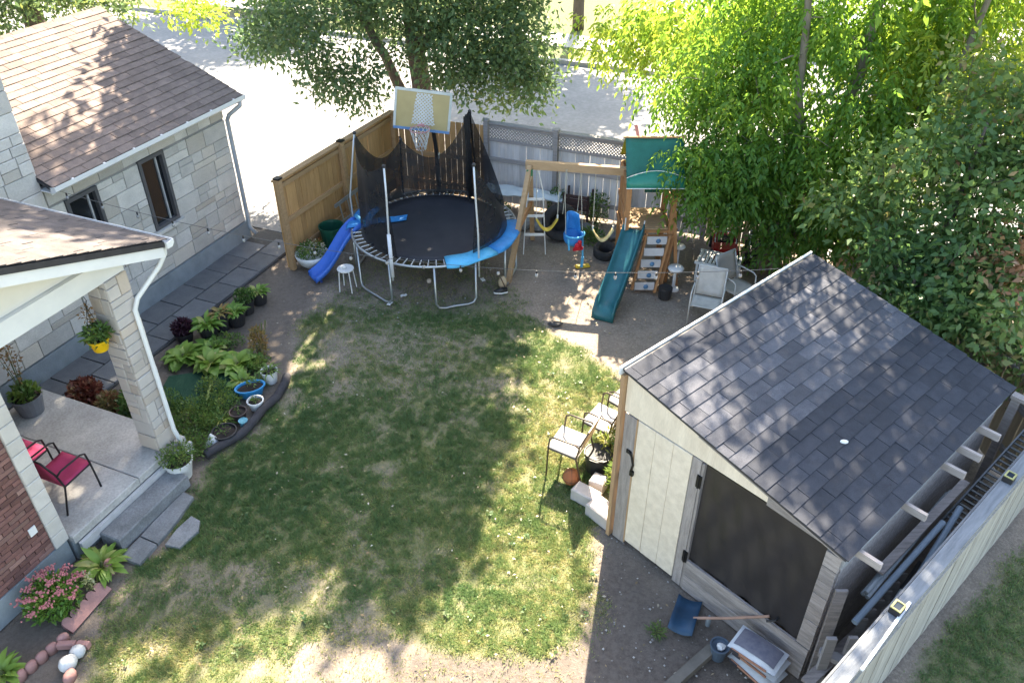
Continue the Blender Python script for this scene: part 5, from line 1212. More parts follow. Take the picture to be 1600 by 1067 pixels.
# swings (they hang from the beam: things of their own)
m_chain = m_rope
def swing(label, x0, x1, seat_z, m, dy=0.0):
    b0 = bm0 + (bm1 - bm0) * ((x0 - bm0.x) / (bm1.x - bm0.x)); y = b0.y
    t = thing("swing", label, "swing", ((x0 + x1) / 2, y + dy, seat_z - .14), 0, "yellow belt swings on the beam")
    c = ((x0 + x1) / 2, y + dy)
    hw_ = (x1 - x0) / 2
    rows = [[(-hw_ + 2 * hw_ * j / 12, s_4, .14 - .24 * math.sin(math.pi * j / 12) * (1 if True else 0) + .24 * 0) for s_4 in (-.07, .07)] for j in range(13)]
    MB().sheet(rows, .014).build("seat", m, t, smooth=True)
    for sg in (-1, 1):
        MB().tube([(sg * hw_, 0, .13), (sg * hw_ * 1.02, -dy * .5, .5), (sg * hw_ * 1.05, -dy, 1.93 - seat_z + .14)], .007, 5).build("rope", m_rope, t)
        MB().tube([(sg * hw_, 0, .1), (sg * hw_, 0, .2)], .016, 6).build("rope_clip", m_whitepl, t)
    return t
m_yel = mat("yellow_seat", (0.60, 0.43, 0.06), (0.52, 0.37, 0.05), rough=.45)
swing("yellow belt swing next to the slanted swing frame legs", .46, .86, .93, m_yel)
swing("yellow belt swing beside the teal slide", 1.52, 1.90, .80, mat("pale_yellow_seat", (0.66, 0.56, 0.28), rough=.45))
t = thing("toddler_swing", "blue bucket toddler swing with red bird toy on its front", "swing", (1.16, 13.62, .45), R(20))
mb = MB(); rows = []
for i in range(9):
    a = math.pi * (i / 8) ; rows.append([(.17 * math.cos(a) * (1 - .08 * k), .02 + .19 * math.sin(a) * (1 + .05 * k), .12 + .50 * k / 4) for k in range(5)])
MB().sheet(rows, .012).build("back_shell", m_padblue, t, smooth=True)
MB().lathe([(.0001, .05), (.14, .06), (.185, .14), (.19, .26), (.175, .26), (.165, .16), (.0001, .10)], 16).build("seat", m_padblue, t, smooth=True)
MB().tube([(.19 * math.cos(R(a)), -.04 - .2 * math.sin(R(a)) * .9, .28) for a in range(0, 181, 20)], .018, 7).build("front_bar", m_padlt, t, smooth=True)
mb = MB(); mb.ball((0, -.23, .12), .07, 8, 6, sc=(1.1, .6, 1)); mb.ball((.02, -.25, .2), .04, 8, 6); mb.bar((-.1, -.23, .06), (.1, -.23, .05), .03, .06); mb.build("red_toy", mat("red_plastic", (0.55, 0.015, 0.03), rough=.4), t)
for x, y in ((-.17, -.02), (.17, -.02), (-.15, .2), (.15, .2)): MB().tube([(x, y, .3 if y < 0 else .6), (x * .95, .12, 1.2), (x * .9, .12, 1.52)], .006, 5).build("rope", m_rope, t)
for x in (-.16, .13): MB().bar((x, -.12, .24), (x + .02, -.14, -.2 if x > 0 else .0), .035, .012).build("strap", m_padlt, t)
MB().bar((.15, -.14, -.2), (.14, -.13, -.43), .05, .02).build("strap", m_padlt, t)
t = thing("trapeze_ladder", "white rope and bar climbing ladder hanging by the slanted swing frame", "swing", (.42, 14.05, .02))
for x in (-.13, .16): MB().tube([(x * .3, -.2, 1.9), (x, -.1, 1.4), (x * 1.4, 0, .3), (x * 1.5, 0, 0)], .012, 6).build("side_rail", m_whitepl, t)
for z in (.45, .85, 1.2): MB().bar((-.19, -.02, z), (.2, -.02, z), .03, .045).build("rung", m_whitepl, t)
# ================================================================== odds and ends at the back fence
m_rubber = mat("old_tyre_rubber", (0.022, 0.022, 0.024), (0.035, 0.034, 0.034), rough=.85, scale=8, bump=.5)
def tyre(label, loc, R0, w, M):
    mb = MB(); prof = [(R0 * .58, -w * .4), (R0 * .8, -w * .5), (R0 * .97, -w * .42), (R0, -w * .2), (R0, w * .2), (R0 * .97, w * .42), (R0 * .8, w * .5), (R0 * .58, w * .4), (R0 * .58, -w * .4)]
    base = len(mb.V); mb.lathe(prof, 24, M=M); return solo(mb, "tyre", m_rubber, label, "tyre", loc, smooth=True)
tyre("large black tyre standing on edge behind the toddler swing", (.98, 14.72, .38), .38, .24, Matrix.Rotation(R(82), 3, 'X'))
tyre("small black tyre lying behind the yellow swing by the slide", (1.84, 14.05, .10), .24, .18, Matrix.Rotation(R(12), 3, 'X'))
m_board = mat("wet_white_board", (0.58, 0.62, 0.63), (0.47, 0.52, 0.54), rough=.6, scale=3)
t = thing("junk_bench", "long bench of white wrapped boards against the grey fence", "bench", (.15, 15.85, 0), -.3)
rows = [[(-.75 + 1.65 * j / 12, -.16 + .32 * i / 3, .52 + .02 * math.sin(j * 1.4 + i) + (-.06 if i == 0 else 0)) for j in range(13)] for i in range(4)]
MB().sheet(rows, .03).build("wrapped_top", m_board, t)
MB().box((.72, .03, .47), (.5, .3, .03)).build("spare_board", m_board, t)
for x in (-.65, .1, .8): MB().box((x, 0, .23), (.08, .24, .46)).build("leg", m_weatherv, t)
for i, (x, y, r, lab) in enumerate(((-.25, 15.35, .22, "biggest grey rock under the wrapped boards"), (.25, 15.25, .17, "mid sized grey rock beside the slanted swing leg"), (.55, 15.15, .14, "small grey rock left of the large tyre"), (1.5, 15.0, .16, "grey rock behind the toddler swing"), (2.05, 14.75, .12, "small pale rock behind the playset tower"))):
    solo(MB().ball((0, 0, r * .5), r, 10, 7, sc=(1.3, 1, .75), wob=.12), "rock", mat("grey_rock", (0.20, 0.20, 0.195), (0.13, 0.13, 0.13), rough=.95, scale=5, bump=.8, rnd=.2), lab, "rock", (x, y, 0), i, "rocks along the back fence")
t = thing("crate", "dark brown slatted crate on legs against the grey fence", "crate", (1.38, 15.45, 0), -.35)
for k in range(4): MB().box((0, -.2, .42 + .085 * k), (.55, .02, .07)).build("slat", mat("dark_brown_wood", (0.075, 0.045, 0.04), rough=.8), t)
for x in (-.26, .26):
    for y in (-.19, .17): MB().box((x, y, .36), (.04, .04, .72)).build("leg", mat("dark_brown_wood", (0.075, 0.045, 0.04)), t)
MB().box((0, 0, .4), (.5, .38, .02)).build("base", mat("dark_brown_wood", (0.07, 0.045, 0.04)), t)
for x, y, r, lab in ((.95, 15.7, (.2, .15, .38), "dark green bush against the grey fence left of the brown crate"), (1.75, 15.35, (.28, .2, .42), "yellow green weeds against the grey fence right of the brown crate"), (1.6, 14.6, (.3, .25, .16), "low weeds between the tyres behind the swings"), (-.3, 15.75, (.25, .15, .2), "weeds at the end of the wrapped boards")):
    t = thing("weeds", lab, "plant", (x, y, 0), 0, "weeds along the back fence"); foliage(t, "foliage", (0, 0, r[2] * .8), r, 420, (.08, .03), lm_herb, .3)
solo(MB().block((0, 0, 0), (.28, .1, .05), ch=.02), "toy_shovel", mat("toy_yellow", (0.55, 0.36, 0.03), rough=.45), "small yellow plastic toy on the ground left of the teal slide", "toy", (1.36, 13.6, 0), .2)
t = thing("lidded_stool", "white round topped stool standing right of the climbing wall", "stool", (2.98, 12.78, 0))
MB().lathe([(.0001, .42), (.13, .42), (.15, .45), (.13, .48), (.0001, .49)], 18).build("top", m_whitepl, t, smooth=True)
MB().tube([(0, 0, 0), (0, 0, .43)], .03, 8).build("stem", m_whitepl, t); MB().lathe([(.11, 0), (.1, .03), (.03, .05)], 14).build("base", m_whitepl, t)
solo(MB().lathe([(.0001, .60), (.1, .615), (.12, .64), (.09, .67), (.0001, .68)], 16).lathe([(.07, 0), (.02, .04), (.02, .61)], 10), "pedestal", m_whitepl, "taller white pedestal stool behind the round topped one", "stool", (3.1, 13.25, 0), smooth=True)
solo(MB().lathe([(.11, .0), (.13, .2), (.125, .22), (.0001, .2)], 14), "bucket", m_blackpl, "black bucket of rubbish below the climbing wall", "bucket", (2.78, 12.50, 0))
# ride-on toy cars
def toy_car(label, loc, rz, body, n):
    t = thing("toy_car", label, "toy car", loc, rz, "ride-on toy cars at the gate")
    mb = MB(); prof = [(-.42, .10), (-.42, .26), (-.36, .34), (-.2, .34), (-.14, .24), (.08, .24), (.14, .33), (.36, .30), (.43, .24), (.43, .10)]
    mb.prism(prof, -.23, .23, Matrix.Rotation(R(90), 4, 'X')); mb.build("body", body, t)
    for x in (-.26, .27):
        for y in (-.22, .22):
            w = MB().lathe([(.05, -.05), (.11, -.05), (.115, -.03), (.115, .03), (.11, .05), (.05, .05)], 14, c=(x, y, .115), M=Matrix.Rotation(R(90), 3, 'X')).build("wheel", m_rubber, t)
            MB().lathe([(.0001, -.055), (.06, -.055), (.06, .055), (.0001, .055)], 10, c=(x, y, .115), M=Matrix.Rotation(R(90), 3, 'X')).build("hub", m_galv, w)
    MB().box((-.02, 0, .30), (.2, .3, .1)).build("seat", m_blackpl, t)
    MB().tube([(.1, .13 * math.sin(a), .36 + .09 * math.cos(a)) for a in [k * .63 for k in range(10)]], .013, 5, closed=True).build("steering_wheel", m_blackpl, t)
    mb = MB(); mb.tube([(.16, -.2, .3), (.05, -.2, .52), (.05, .2, .52), (.16, .2, .3)], .014, 6); mb.tube([(-.3, -.2, .32), (-.28, -.2, .56), (-.28, .2, .56), (-.3, .2, .32)], .014, 6); mb.tube([(-.28, -.2, .44), (-.28, .2, .44)], .012, 6); mb.build("roll_bar", mat("pale_bar", (.5, .5, .5), rough=.4), t)
    MB().box((.435, 0, .2), (.02, .34, .06)).build("bumper", m_blackpl, t)
    for y in (-.15, .15): MB().lathe([(.0001, 0), (.03, 0), (.025, .015), (.0001, .02)], 8, c=(.43, y, .26), M=Matrix.Rotation(R(90), 3, 'Y')).build("headlight", m_whitepl, t)
    return t
toy_car("red ride-on toy car parked before the plank gate", (4.18, 14.1, 0), R(-100), mat("toy_red", (0.36, 0.02, 0.02), rough=.35), 0)
toy_car("black ride-on toy car right of the red one", (4.82, 13.92, 0), R(-105), mat("toy_black", (0.02, 0.02, 0.022), rough=.3), 1)
# lattice table and garden chairs
t = thing("slat_table", "low white slatted table in front of the toy cars", "table", (3.86, 13.15, 0), R(-24))
for k in range(11): MB().box((-.36 + .072 * k, 0, .42), (.05, .5, .02)).build("slat", m_whitepl, t)
for y in (-.25, .25): MB().box((0, y, .405), (.82, .03, .05)).build("apron", m_whitepl, t)
for x in (-.36, .36):
    for y in (-.22, .22): MB().box((x, y, .2), (.04, .04, .40)).build("leg", m_whitepl, t)
def sling_chair(label, loc, rz, seatm, framem, name="garden_chair", group=None, tilt=0.0, sh=.40, backm=None):
    """metal tube chair with cloth seat and back; faces local +y"""
    t = thing(name, label, "chair", loc, rz, group); w = .26
    for s in (-1, 1):
        MB().tube([(s * w, .24, 0), (s * w, .22, sh + .02), (s * w, .20, sh + .2), (s * w, .14, sh + .235), (s * w, -.16, sh + .23), (s * w, -.22, sh + .2)], .013, 7).build("arm_frame", framem, t, smooth=True)
        MB().tube([(s * w, -.30, 0), (s * (w - .01), -.18, sh - .02), (s * (w - .02), -.22, sh + .2), (s * (w - .02), -.33, sh + .50)], .013, 7).build("back_leg", framem, t, smooth=True)
        MB().tube([(s * (w - .02), .23, sh + .0), (s * (w - .02), -.19, sh - .03)], .012, 6).build("seat_rail", framem, t)
    MB().tube([(-w + .02, -.33, sh + .50), (w - .02, -.33, sh + .50)], .013, 6).build("top_rail", framem, t)
    rows = [[((w - .02) * (j / 3 - 1), .25 - .44 * i / 6, sh + .015 - .03 * i / 6 - .03 * math.sin(math.pi * i / 6) * (1 - abs(j / 3 - 1) ** 2)) for j in range(7)] for i in range(7)]
    MB().sheet(rows, -.006).build("seat", seatm, t, smooth=True)
    rows = [[((w - .03) * (j / 3 - 1), -.19 - .14 * i / 6 - .025 * math.sin(math.pi * i / 6) * (1 - abs(j / 3 - 1) ** 2), sh + .01 + .49 * i / 6) for j in range(7)] for i in range(7)]
    MB().sheet(rows, -.006).build("backrest", backm or seatm, t, smooth=True)
    return t
m_redf = mat("raspberry_sling", (0.46, 0.045, 0.13), (0.38, 0.036, 0.10), rough=.7, scale=4, bump=.3, bscale=300)
m_frame = mat("dark_chair_frame", (0.035, 0.03, 0.032), rough=.45, metal=.3)
sling_chair("raspberry red cloth porch chair nearer the lawn", hw(-6.98, -2.72, .4), HA - R(90), m_redf, m_frame, group="red porch chairs")
sling_chair("raspberry red cloth porch chair behind the first, half hidden by the brick corner", hw(-7.0, -2.02, .4), HA - R(90), m_redf, m_frame, group="red porch chairs")
m_tanf = mat("tan_sling", (0.34, 0.26, 0.165), (0.27, 0.205, 0.13), rough=.8, scale=4, bump=.3, bscale=300); m_greyf = mat("silver_sling", (0.40, 0.38, 0.35), (0.31, 0.295, 0.275), rough=.75)
m_brfr = mat("brown_chair_frame", (0.10, 0.078, 0.06), rough=.45, metal=.4)
sling_chair("silver seated tan backed chair on the lawn beside the basketball", (.80, 8.10, 0), R(62), m_greyf, m_brfr, backm=m_tanf, group="sling chairs beside the shed", sh=.5)
sling_chair("silver seated tan backed chair second along the shed's lit wall", (1.32, 8.62, 0), R(55), m_greyf, m_brfr, backm=m_tanf, group="sling chairs beside the shed", sh=.46)
sling_chair("silver seated tan backed chair farthest along the shed's lit wall", (1.72, 9.05, 0), R(50), m_greyf, m_brfr, backm=m_tanf, group="sling chairs beside the shed", sh=.46)
sling_chair("large beige garden chair behind the shed's far roof edge", (3.95, 12.25, 0), R(215), mat("beige_plastic", (0.48, 0.44, 0.38), (0.40, 0.37, 0.32), rough=.5), mat("pale_chair_tube", (0.55, 0.55, 0.52), rough=.4), sh=.42)
sling_chair("pale garden chair in front of the beige one", (3.35, 11.75, 0), R(160), mat("pale_sling", (0.5, .49, .45), rough=.6), mat("pale_chair_tube", (0.55, 0.55, 0.52), rough=.4), sh=.40)
# pink board behind the tower
solo(MB().bar((0, 0, 0), (-.02, 0, 1.28), .03, .03).bar((-.08, -.03, 1.78), (.06, -.03, 1.28), .07, .02, up=(0, 1, 0)), "marker_board", mat("pink_board", (0.55, 0.24, 0.24), rough=.6), "pink board on a stick behind the green playset roof", "board", (2.66, 16.4, 0))
# weeds, blocks and ball by the shed
solo(MB().ball((0, 0, .12), .12, 20, 12), "basketball", mat("basketball_rubber", (0.36, 0.13, 0.05), (0.3, 0.1, 0.04), rough=.7, bump=.5, bscale=200), "worn orange basketball between the chair and the concrete blocks", "ball", (.80, 7.84, 0), smooth=True)
bo = bpy.data.objects["basketball"]
for ax in ('X', 'Y', 'Z'):
    MB().tube([tuple(Matrix.Rotation(R(90), 3, ax) @ Vector((.1195 * math.cos(a), .1195 * math.sin(a), 0)) + Vector((0, 0, .12))) for a in [k * math.pi / 12 for k in range(24)]], .003, 4, closed=True).build("seam", m_blackpl, bo)
m_blk = mat("concrete_block", (0.47, 0.42, 0.385), (0.38, 0.345, 0.32), rough=.95, scale=6, bump=.5)
for c, s, a, lab in (((.98, 7.52), (.36, .2, .19), R(-38), "pinkish concrete block touching the basketball side of the pair"), ((1.18, 7.22), (.40, .26, .20), R(-48), "sunlit concrete block nearest the shed door"), ((1.16, 7.74), (.2, .2, .19), R(-30), "small concrete block behind the weeds")):
    solo(MB().block((0, 0, 0), s, ch=.015), "concrete_block", m_blk, lab, "block", (*c, 0), a, "concrete blocks at the shed corner")
for x, y, r, n, tn, lab in ((1.45, 7.65, (.2, .26, .34), 700, .6, "tall pale weeds at the shed corner"), (1.62, 8.2, (.24, .26, .42), 800, .5, "bushy weeds between chairs and shed wall"), (1.36, 8.3, (.2, .2, .3), 360, .85, "dry straw coloured weeds behind the tan chair"), (2.0, 8.75, (.25, .2, .35), 500, .6, "weeds under the farthest sling chair")):
    t = thing("weeds", lab, "plant", (x, y, 0), 0, "weeds beside the shed"); foliage(t, "foliage", (0, 0, r[2] * .8), r, n, (.10, .026), lm_herb, tn)
solo(MB().lathe([(.16, 0), (.19, .3), (.2, .3), (.18, .29), (.0001, .25)], 14), "tub", m_blackpl, "black tub standing behind the tan chair", "tub", (1.18, 8.12, 0))
# by the shed front
sv_ = thing("snow_shovel", "blue snow shovel lying with its handle against the cement bags", "shovel", (1.98, 5.72, 0), R(-24))
rows = [[(-.14 + .28 * j / 6, -.27 + .50 * i / 6, .035 + .05 * (abs(j / 3 - 1)) ** 2 + .03 * math.sin(i)) for j in range(7)] for i in range(7)]
MB().sheet(rows, .008).build("scoop", mat("shovel_blue", (0.018, 0.062, 0.115), (0.014, 0.046, 0.085), rough=.45), sv_, smooth=True)
MB().tube([(.1, -.02, .07), (.45, -.03, .28), (.86, -.04, .56)], .016, 7).build("handle", mat("wood_handle", (0.42, 0.25, 0.18), rough=.7), sv_)
MB().tube([(.84, -.11, .55), (.93, -.1, .6), (.95, -.03, .6), (.92, .04, .6), (.83, .03, .55)], .013, 6).build("grip", m_blackpl, sv_)
m_bag = mat("bag_paper", (0.60, 0.615, 0.62), (0.50, 0.52, 0.53), rough=.7, scale=5, bump=.3, bscale=25)
for k in range(3):
    ox, oy = (.02, .03, -.02)[k], (.0, .02, .0)[k]; lab = ("bottom cement bag of the stack at the shed front", "middle cement bag of the stack at the shed front", "top cement bag with dark printed face on the stack at the shed front")[k]
    t = thing("cement_bag", lab, "bag", (2.62 + ox, 5.07 + oy, .005 + .135 * k), SA + R(-4 + 5 * k), "stacked cement bags")
    rows = []
    mb = MB()
    n, m_ = 10, 7
    top = [[(-.27 + .54 * i / (n - 1), -.17 + .34 * j / (m_ - 1), .07 + .062 * (1 - abs(2 * i / (n - 1) - 1) ** 4) * (1 - abs(2 * j / (m_ - 1) - 1) ** 4) + random.uniform(-.004, .004)) for j in range(m_)] for i in range(n)]
    bot = [[(x, y, .135 - z) for x, y, z in r] for r in top]
    mb.sheet(top); mb.sheet([list(reversed(r)) for r in bot]); 
    mb.build("sack", m_bag, t, smooth=True)
    for q, (px, py, l, mm) in enumerate(((-.02, -.172, .40, mat("bag_orange", (0.45, 0.22, 0.14), rough=.7)), (-.18, -.172, .1, mat("bag_black_print", (0.05, 0.05, 0.06), rough=.6)))):
        MB().box((px, py - .003 * q, .07 - .012 * q), (l, .012, .028 + .01 * q)).build("print_band", mm, t)
    if k == 2:
        rows = [[(-.23 + .46 * i / 8, -.12 + .25 * j / 5, .076 + .064 * (1 - abs(2 * (-.23 + .46 * i / 8 + .27) / .54 - 1) ** 4) * (1 - abs(2 * (-.12 + .25 * j / 5 + .17) / .34 - 1) ** 4)) for j in range(6)] for i in range(9)]
        MB().sheet(rows).build("print_panel", mat("bag_dark_print", (0.12, 0.12, 0.155), (0.2, 0.19, 0.21), rough=.6, scale=14), t, smooth=True)
pl_ = thing("pail", "blue grey plastic pail of scraps beside the cement bags", "pail", (2.25, 5.22, 0))
MB().lathe([(.075, 0), (.1, .2), (.108, .2), (.108, .215), (.096, .215), (.09, .18), (.0001, .14)], 16).build("body", mat("pail_blue_grey", (0.085, 0.12, 0.16), rough=.5), pl_)
MB().ball((.01, .0, .19), .05, 8, 5, sc=(1, 1, .6), wob=.2).build("scrap", m_whitepl, pl_)
MB().tube([(.104 * math.cos(a), .104 * math.sin(a) * .3 + .1 * abs(math.sin(a)), .2 - .06 * math.sin(a)) for a in [k * math.pi / 8 for k in range(9)]], .004, 4).build("handle", m_iron, pl_)
solo(MB().bar((-.5, -.42, .05), (.34, .28, .05), .11, .10), "timber_beam", mat("old_timber", (0.17, 0.155, 0.13), (0.11, 0.10, 0.085), rough=.95, scale=4, bump=.6), "old grey timber beam lying on the soil before the pail", "timber", (1.86, 5.0, 0))
solo(MB().lathe([(.03, 0), (.03, .12), (.012, .15), (.012, .17)], 10), "bottle", mat("clear_bottle", (0.3, 0.33, 0.34), rough=.2), "small clear bottle between shovel and shed board", "bottle", (2.22, 5.62, 0))
t = thing("weeds", "small green weed tuft on the soil left of the blue shovel", "plant", (1.62, 5.52, 0)); foliage(t, "foliage", (0, 0, .03), (.09, .09, .05), 120, (.08, .012), lm_herb, .3)
# between shed and side fence
m_pvc = mat("grey_pvc", (0.26, 0.33, 0.40), (0.20, 0.265, 0.33), rough=.45)
def stick(name, label, p, q, r, m, hollow=False, group=None):
    P, Q = Vector(sw(*p)), Vector(sw(*q)); O = (P.x, P.y, 0)
    mb = MB(); a, b = P - Vector(O), Q - Vector(O)
    if hollow:
        d = (b - a).normalized(); mb.tube([a + d * .03, a, b], [r * .7, r, r], 10, cap=False); mb.tube([b, a, a + d * .05], [r * .75, r * .75, r * .75], 10, cap=False)
        mb.lathe([(r * .75, 0), (r, 0)], 10, c=a, M=d.to_track_quat('Z', 'Y').to_matrix())
    else: mb.tube([a, b], r, 9)
    return solo(mb, name, m, label, "pipe", O, group=group, smooth=False)
G_ = "pipes stored beside the shed"
stick("pipe", "long thick blue grey pipe lying highest across the gap", (2.93, .22, 1.02), (2.98, 1.85, 1.30), .034, m_pvc, group=G_)
stick("pipe", "blue grey pipe leaning towards the cap rail", (3.14, .45, .62), (3.02, 2.15, 1.35), .034, m_pvc, group=G_)
for k, (dx, dz, lab) in enumerate(((0, 0, "lower left open pipe of the bundle under the rafter tails"), (.05, .0, "lower right open pipe of the bundle under the rafter tails"), (.025, .05, "upper open pipe of the bundle under the rafter tails"))):
    stick("pipe", lab, (2.83 + dx, .52, 1.10 + dz), (2.80 + dx, 2.4, 1.22 + dz), .024, mat("pale_pipe", (0.36, 0.40, 0.42), (0.3, 0.34, 0.36), rough=.5), True, G_)
stick("pipe", "thin pale pipe low in the gap", (3.10, -.2, .55), (3.02, 1.1, .85), .017, mat("pale_pipe", (0.36, 0.40, 0.42)), group=G_)
stick("pipe", "thin dark pipe beside the thin pale one", (3.05, .1, .5), (3.0, 1.5, .95), .02, m_blackpl, group=G_)
stick("pipe", "pale pipe ending beside the cap rail's solar lamp", (3.16, -.6, .75), (3.12, .9, .9), .03, mat("pale_pipe", (0.36, 0.40, 0.42)), group=G_)
def plank(label, p, q, w, h, m):
    P, Q = Vector(sw(*p)), Vector(sw(*q)); O = Vector((P.x, P.y, 0)); return solo(MB().bar(P - O, Q - O, w, h), "lumber", m, label, "lumber", tuple(O), group="lumber stored beside the shed")
plank("flat grey board lying above the pipe bundle", (2.84, .75, 1.26), (2.9, 2.5, 1.42), .09, .025, m_weather)
plank("dark upright board end deep in the gap", (2.88, -.08, .02), (2.86, -.05, .95), .1, .04, m_greyr)
plank("second dark upright board in the gap", (3.0, .12, .02), (2.99, .16, .9), .09, .04, m_greyr)
plank("grey board lying low in the gap", (2.85, -.3, .42), (3.0, 1.4, .62), .12, .04, m_weather)
plank("short grey timber under the pipes", (2.78, -.02, .62), (3.1, .1, .6), .1, .06, m_greyr)
plank("weathered plank standing beside the screen end of the shed", (2.79, .02, .01), (2.76, .06, 1.5), .12, .03, m_weather)
for k in range(6): plank("dark slat of the pallet leaning inside the gap, number %s from the open end" % ("one", "two", "three", "four", "five", "six")[k], (2.95, .45 + .17 * k, .02), (2.93, .5 + .17 * k, .82), .09, .02, m_greyr)
# perforated metal channel
P, Q = Vector(sw(3.12, 3.75, 1.62)), Vector(sw(2.98, 2.05, 1.0)); O = Vector((Q.x, Q.y, 0))
mb = MB(); d = (P - Q).normalized(); x = d.cross(Vector((0, 0, 1))).normalized()
for s in (-1, 1): mb.bar(Q - O + x * s * .08, P - O + x * s * .08, .018, .05)
for k in range(24): c = Q - O + d * ((P - Q).length * (k + .5) / 24); mb.bar(c - x * .075, c + x * .075, .03, .012)
solo(mb, "metal_channel", mat("dull_steel", (0.13, 0.15, 0.165), rough=.5, metal=.5), "dark perforated metal channel lying along the rear of the gap", "channel", tuple(O))
for y, lab in ((-.02, "solar cap lamp on the side fence rail near the pipes"), (2.42, "solar cap lamp on the side fence rail near the shed's rear")):
    p = sw(3.27, y, 1.77); t = thing("solar_lamp", lab, "lamp", p, SA + R(90), "solar lamps on the side fence")
    MB().box((0, 0, .035), (.12, .10, .07)).build("housing", m_blackpl, t)
    for a in (-1, 1): MB().box((0, a * .04, .075), (.12, .016, .012)).build("trim", mat("lamp_yellow", (0.42, 0.40, 0.16), rough=.4), t); 
    for a in (-1, 1): MB().box((a * .052, 0, .075), (.014, .064, .012)).build("trim", mat("lamp_yellow", (0.42, 0.40, 0.16)), t)
    MB().box((0, 0, .072), (.085, .06, .006)).build("solar_panel", glass_mat("solar_glass", (0.02, .03, .05)), t)
solo(MB().bar((-.45, 0, .02), (.5, .05, .02), .028, .02), "lath", m_white, "thin pale lath lying along the outer side of the cap rail", "lath", sw(3.36, -.35, 1.765), SA + R(90))
# litter on the lawn
t = thing("sneaker", "black sneaker with white sole on the ground left of the swing frame foot", "shoe", (-.20, 12.66, 0), R(185))
mb = MB(); n = 10
sole = [(.14 * math.cos(a) * (1 if math.cos(a) > 0 else .9), .048 * math.sin(a) * (1.1 if math.cos(a) > 0 else .85)) for a in [k * 2 * math.pi / 16 for k in range(16)]]
MB().prism(sole, 0, .03).build("sole", m_whitepl, t)
rows = [[(x * s, y * s, z) for x, y in sole + sole[:1]] for s, z in ((.97, .03), (.93, .055))] + [[(x * .78 - .02, y * .8, .08) for x, y in sole + sole[:1]], [(x * .45 - .06, y * .7, .10) for x, y in sole + sole[:1]]]
MB().sheet(rows).build("upper", m_blackpl, t, smooth=True)
t = thing("fabric_bag", "crumpled tan fabric bag with dark strap slumped behind the sneaker", "bag", (-.17, 12.82, 0))
MB().ball((0, 0, .12), .11, 12, 9, sc=(.75, .6, 1.3), wob=.07).build("body", mat("tan_fabric", (0.46, 0.35, 0.23), (0.38, .28, .17), rough=.9, bump=.6, bscale=15), t, smooth=True)
MB().tube([(-.04, -.05, .26), (.0, -.085, .18), (.05, -.075, .05)], .009, 5).build("strap", mat("dark_strap", (0.06, 0.03, 0.02), rough=.8), t)
solo(MB().ball((0, 0, .03), .1, 10, 6, sc=(1.4, .7, .35), wob=.15), "dark_cloth", m_blackpl, "black cloth scrap lying on the grass before the slide", "cloth", (.75, 11.62, 0))
for x, y, a, lab in ((-1.98, 12.55, .4, "white paper scrap on the grass between the front trampoline legs"), (-2.2, 12.28, 1.2, "pale crumpled wrapper by the left trampoline leg"), (-.55, 13.1, 2, "white scrap under the right side of the trampoline")):
    solo(MB().sheet([[(-.06 + .04 * i, -.035 + .035 * j, .012 + .012 * ((i + j) % 2)) for j in range(3)] for i in range(4)], .002), "paper_scrap", m_whitepl, lab, "paper", (x, y, 0), a, "paper scraps under the trampoline")
solo(MB().ball((0, 0, .05), .05, 10, 7), "toy_ball", mat("dusty_ball", (0.5, .42, .35), rough=.7), "small dusty ball under the trampoline's front edge", "ball", (-1.55, 13.0, 0), smooth=True)
# string lights
def catenary(p, q, sag, n):
    p, q = Vector(p), Vector(q); return [p.lerp(q, i / n) - Vector((0, 0, sag * 4 * (i / n) * (1 - i / n))) for i in range(n + 1)]
m_bulb = mat("glass_bulb", (0.3, 0.3, 0.29), (0.24, .24, .24), rough=.15)
bulb_c = MB().tube([(0, 0, 0), (0, 0, -.05)], .013, 7).mesh("bulb_socket"); bulb_c.materials.append(m_blackpl)
bulb_g = MB().lathe([(.0001, -.115), (.018, -.105), (.026, -.085), (.022, -.065), (.012, -.05)], 9).mesh("bulb", True); bulb_g.materials.append(m_bulb)
def lights(label, pts, cm, nb, first):
    t = thing("string_lights", label, "string lights", tuple(pts[0]))
    MB().tube(pts, .004, 5).build("cable", cm, t, world=True)
    n = len(pts) - 1
    for k in range(nb):
        s = first + (1 - first) * k / nb; i = min(int(s * n), n - 1); p = pts[i].lerp(pts[i + 1], s * n - i) - Vector(pts[0])
        c = piece("bulb_socket", bulb_c, t, Matrix.Translation(p) @ Matrix.Scale(.95, 4)); piece("bulb", bulb_g, c, Matrix.Identity(4))
P0, P1 = hw(-3.97, -.3, 2.83), sw(-.05, 3.05, 2.66)
lights("long string of clear bulbs sagging from the stone house gutter to the shed roof", catenary(P0, P1, .52, 40), mat("dark_cable", (0.10, 0.10, 0.10), rough=.35), 19, .012)

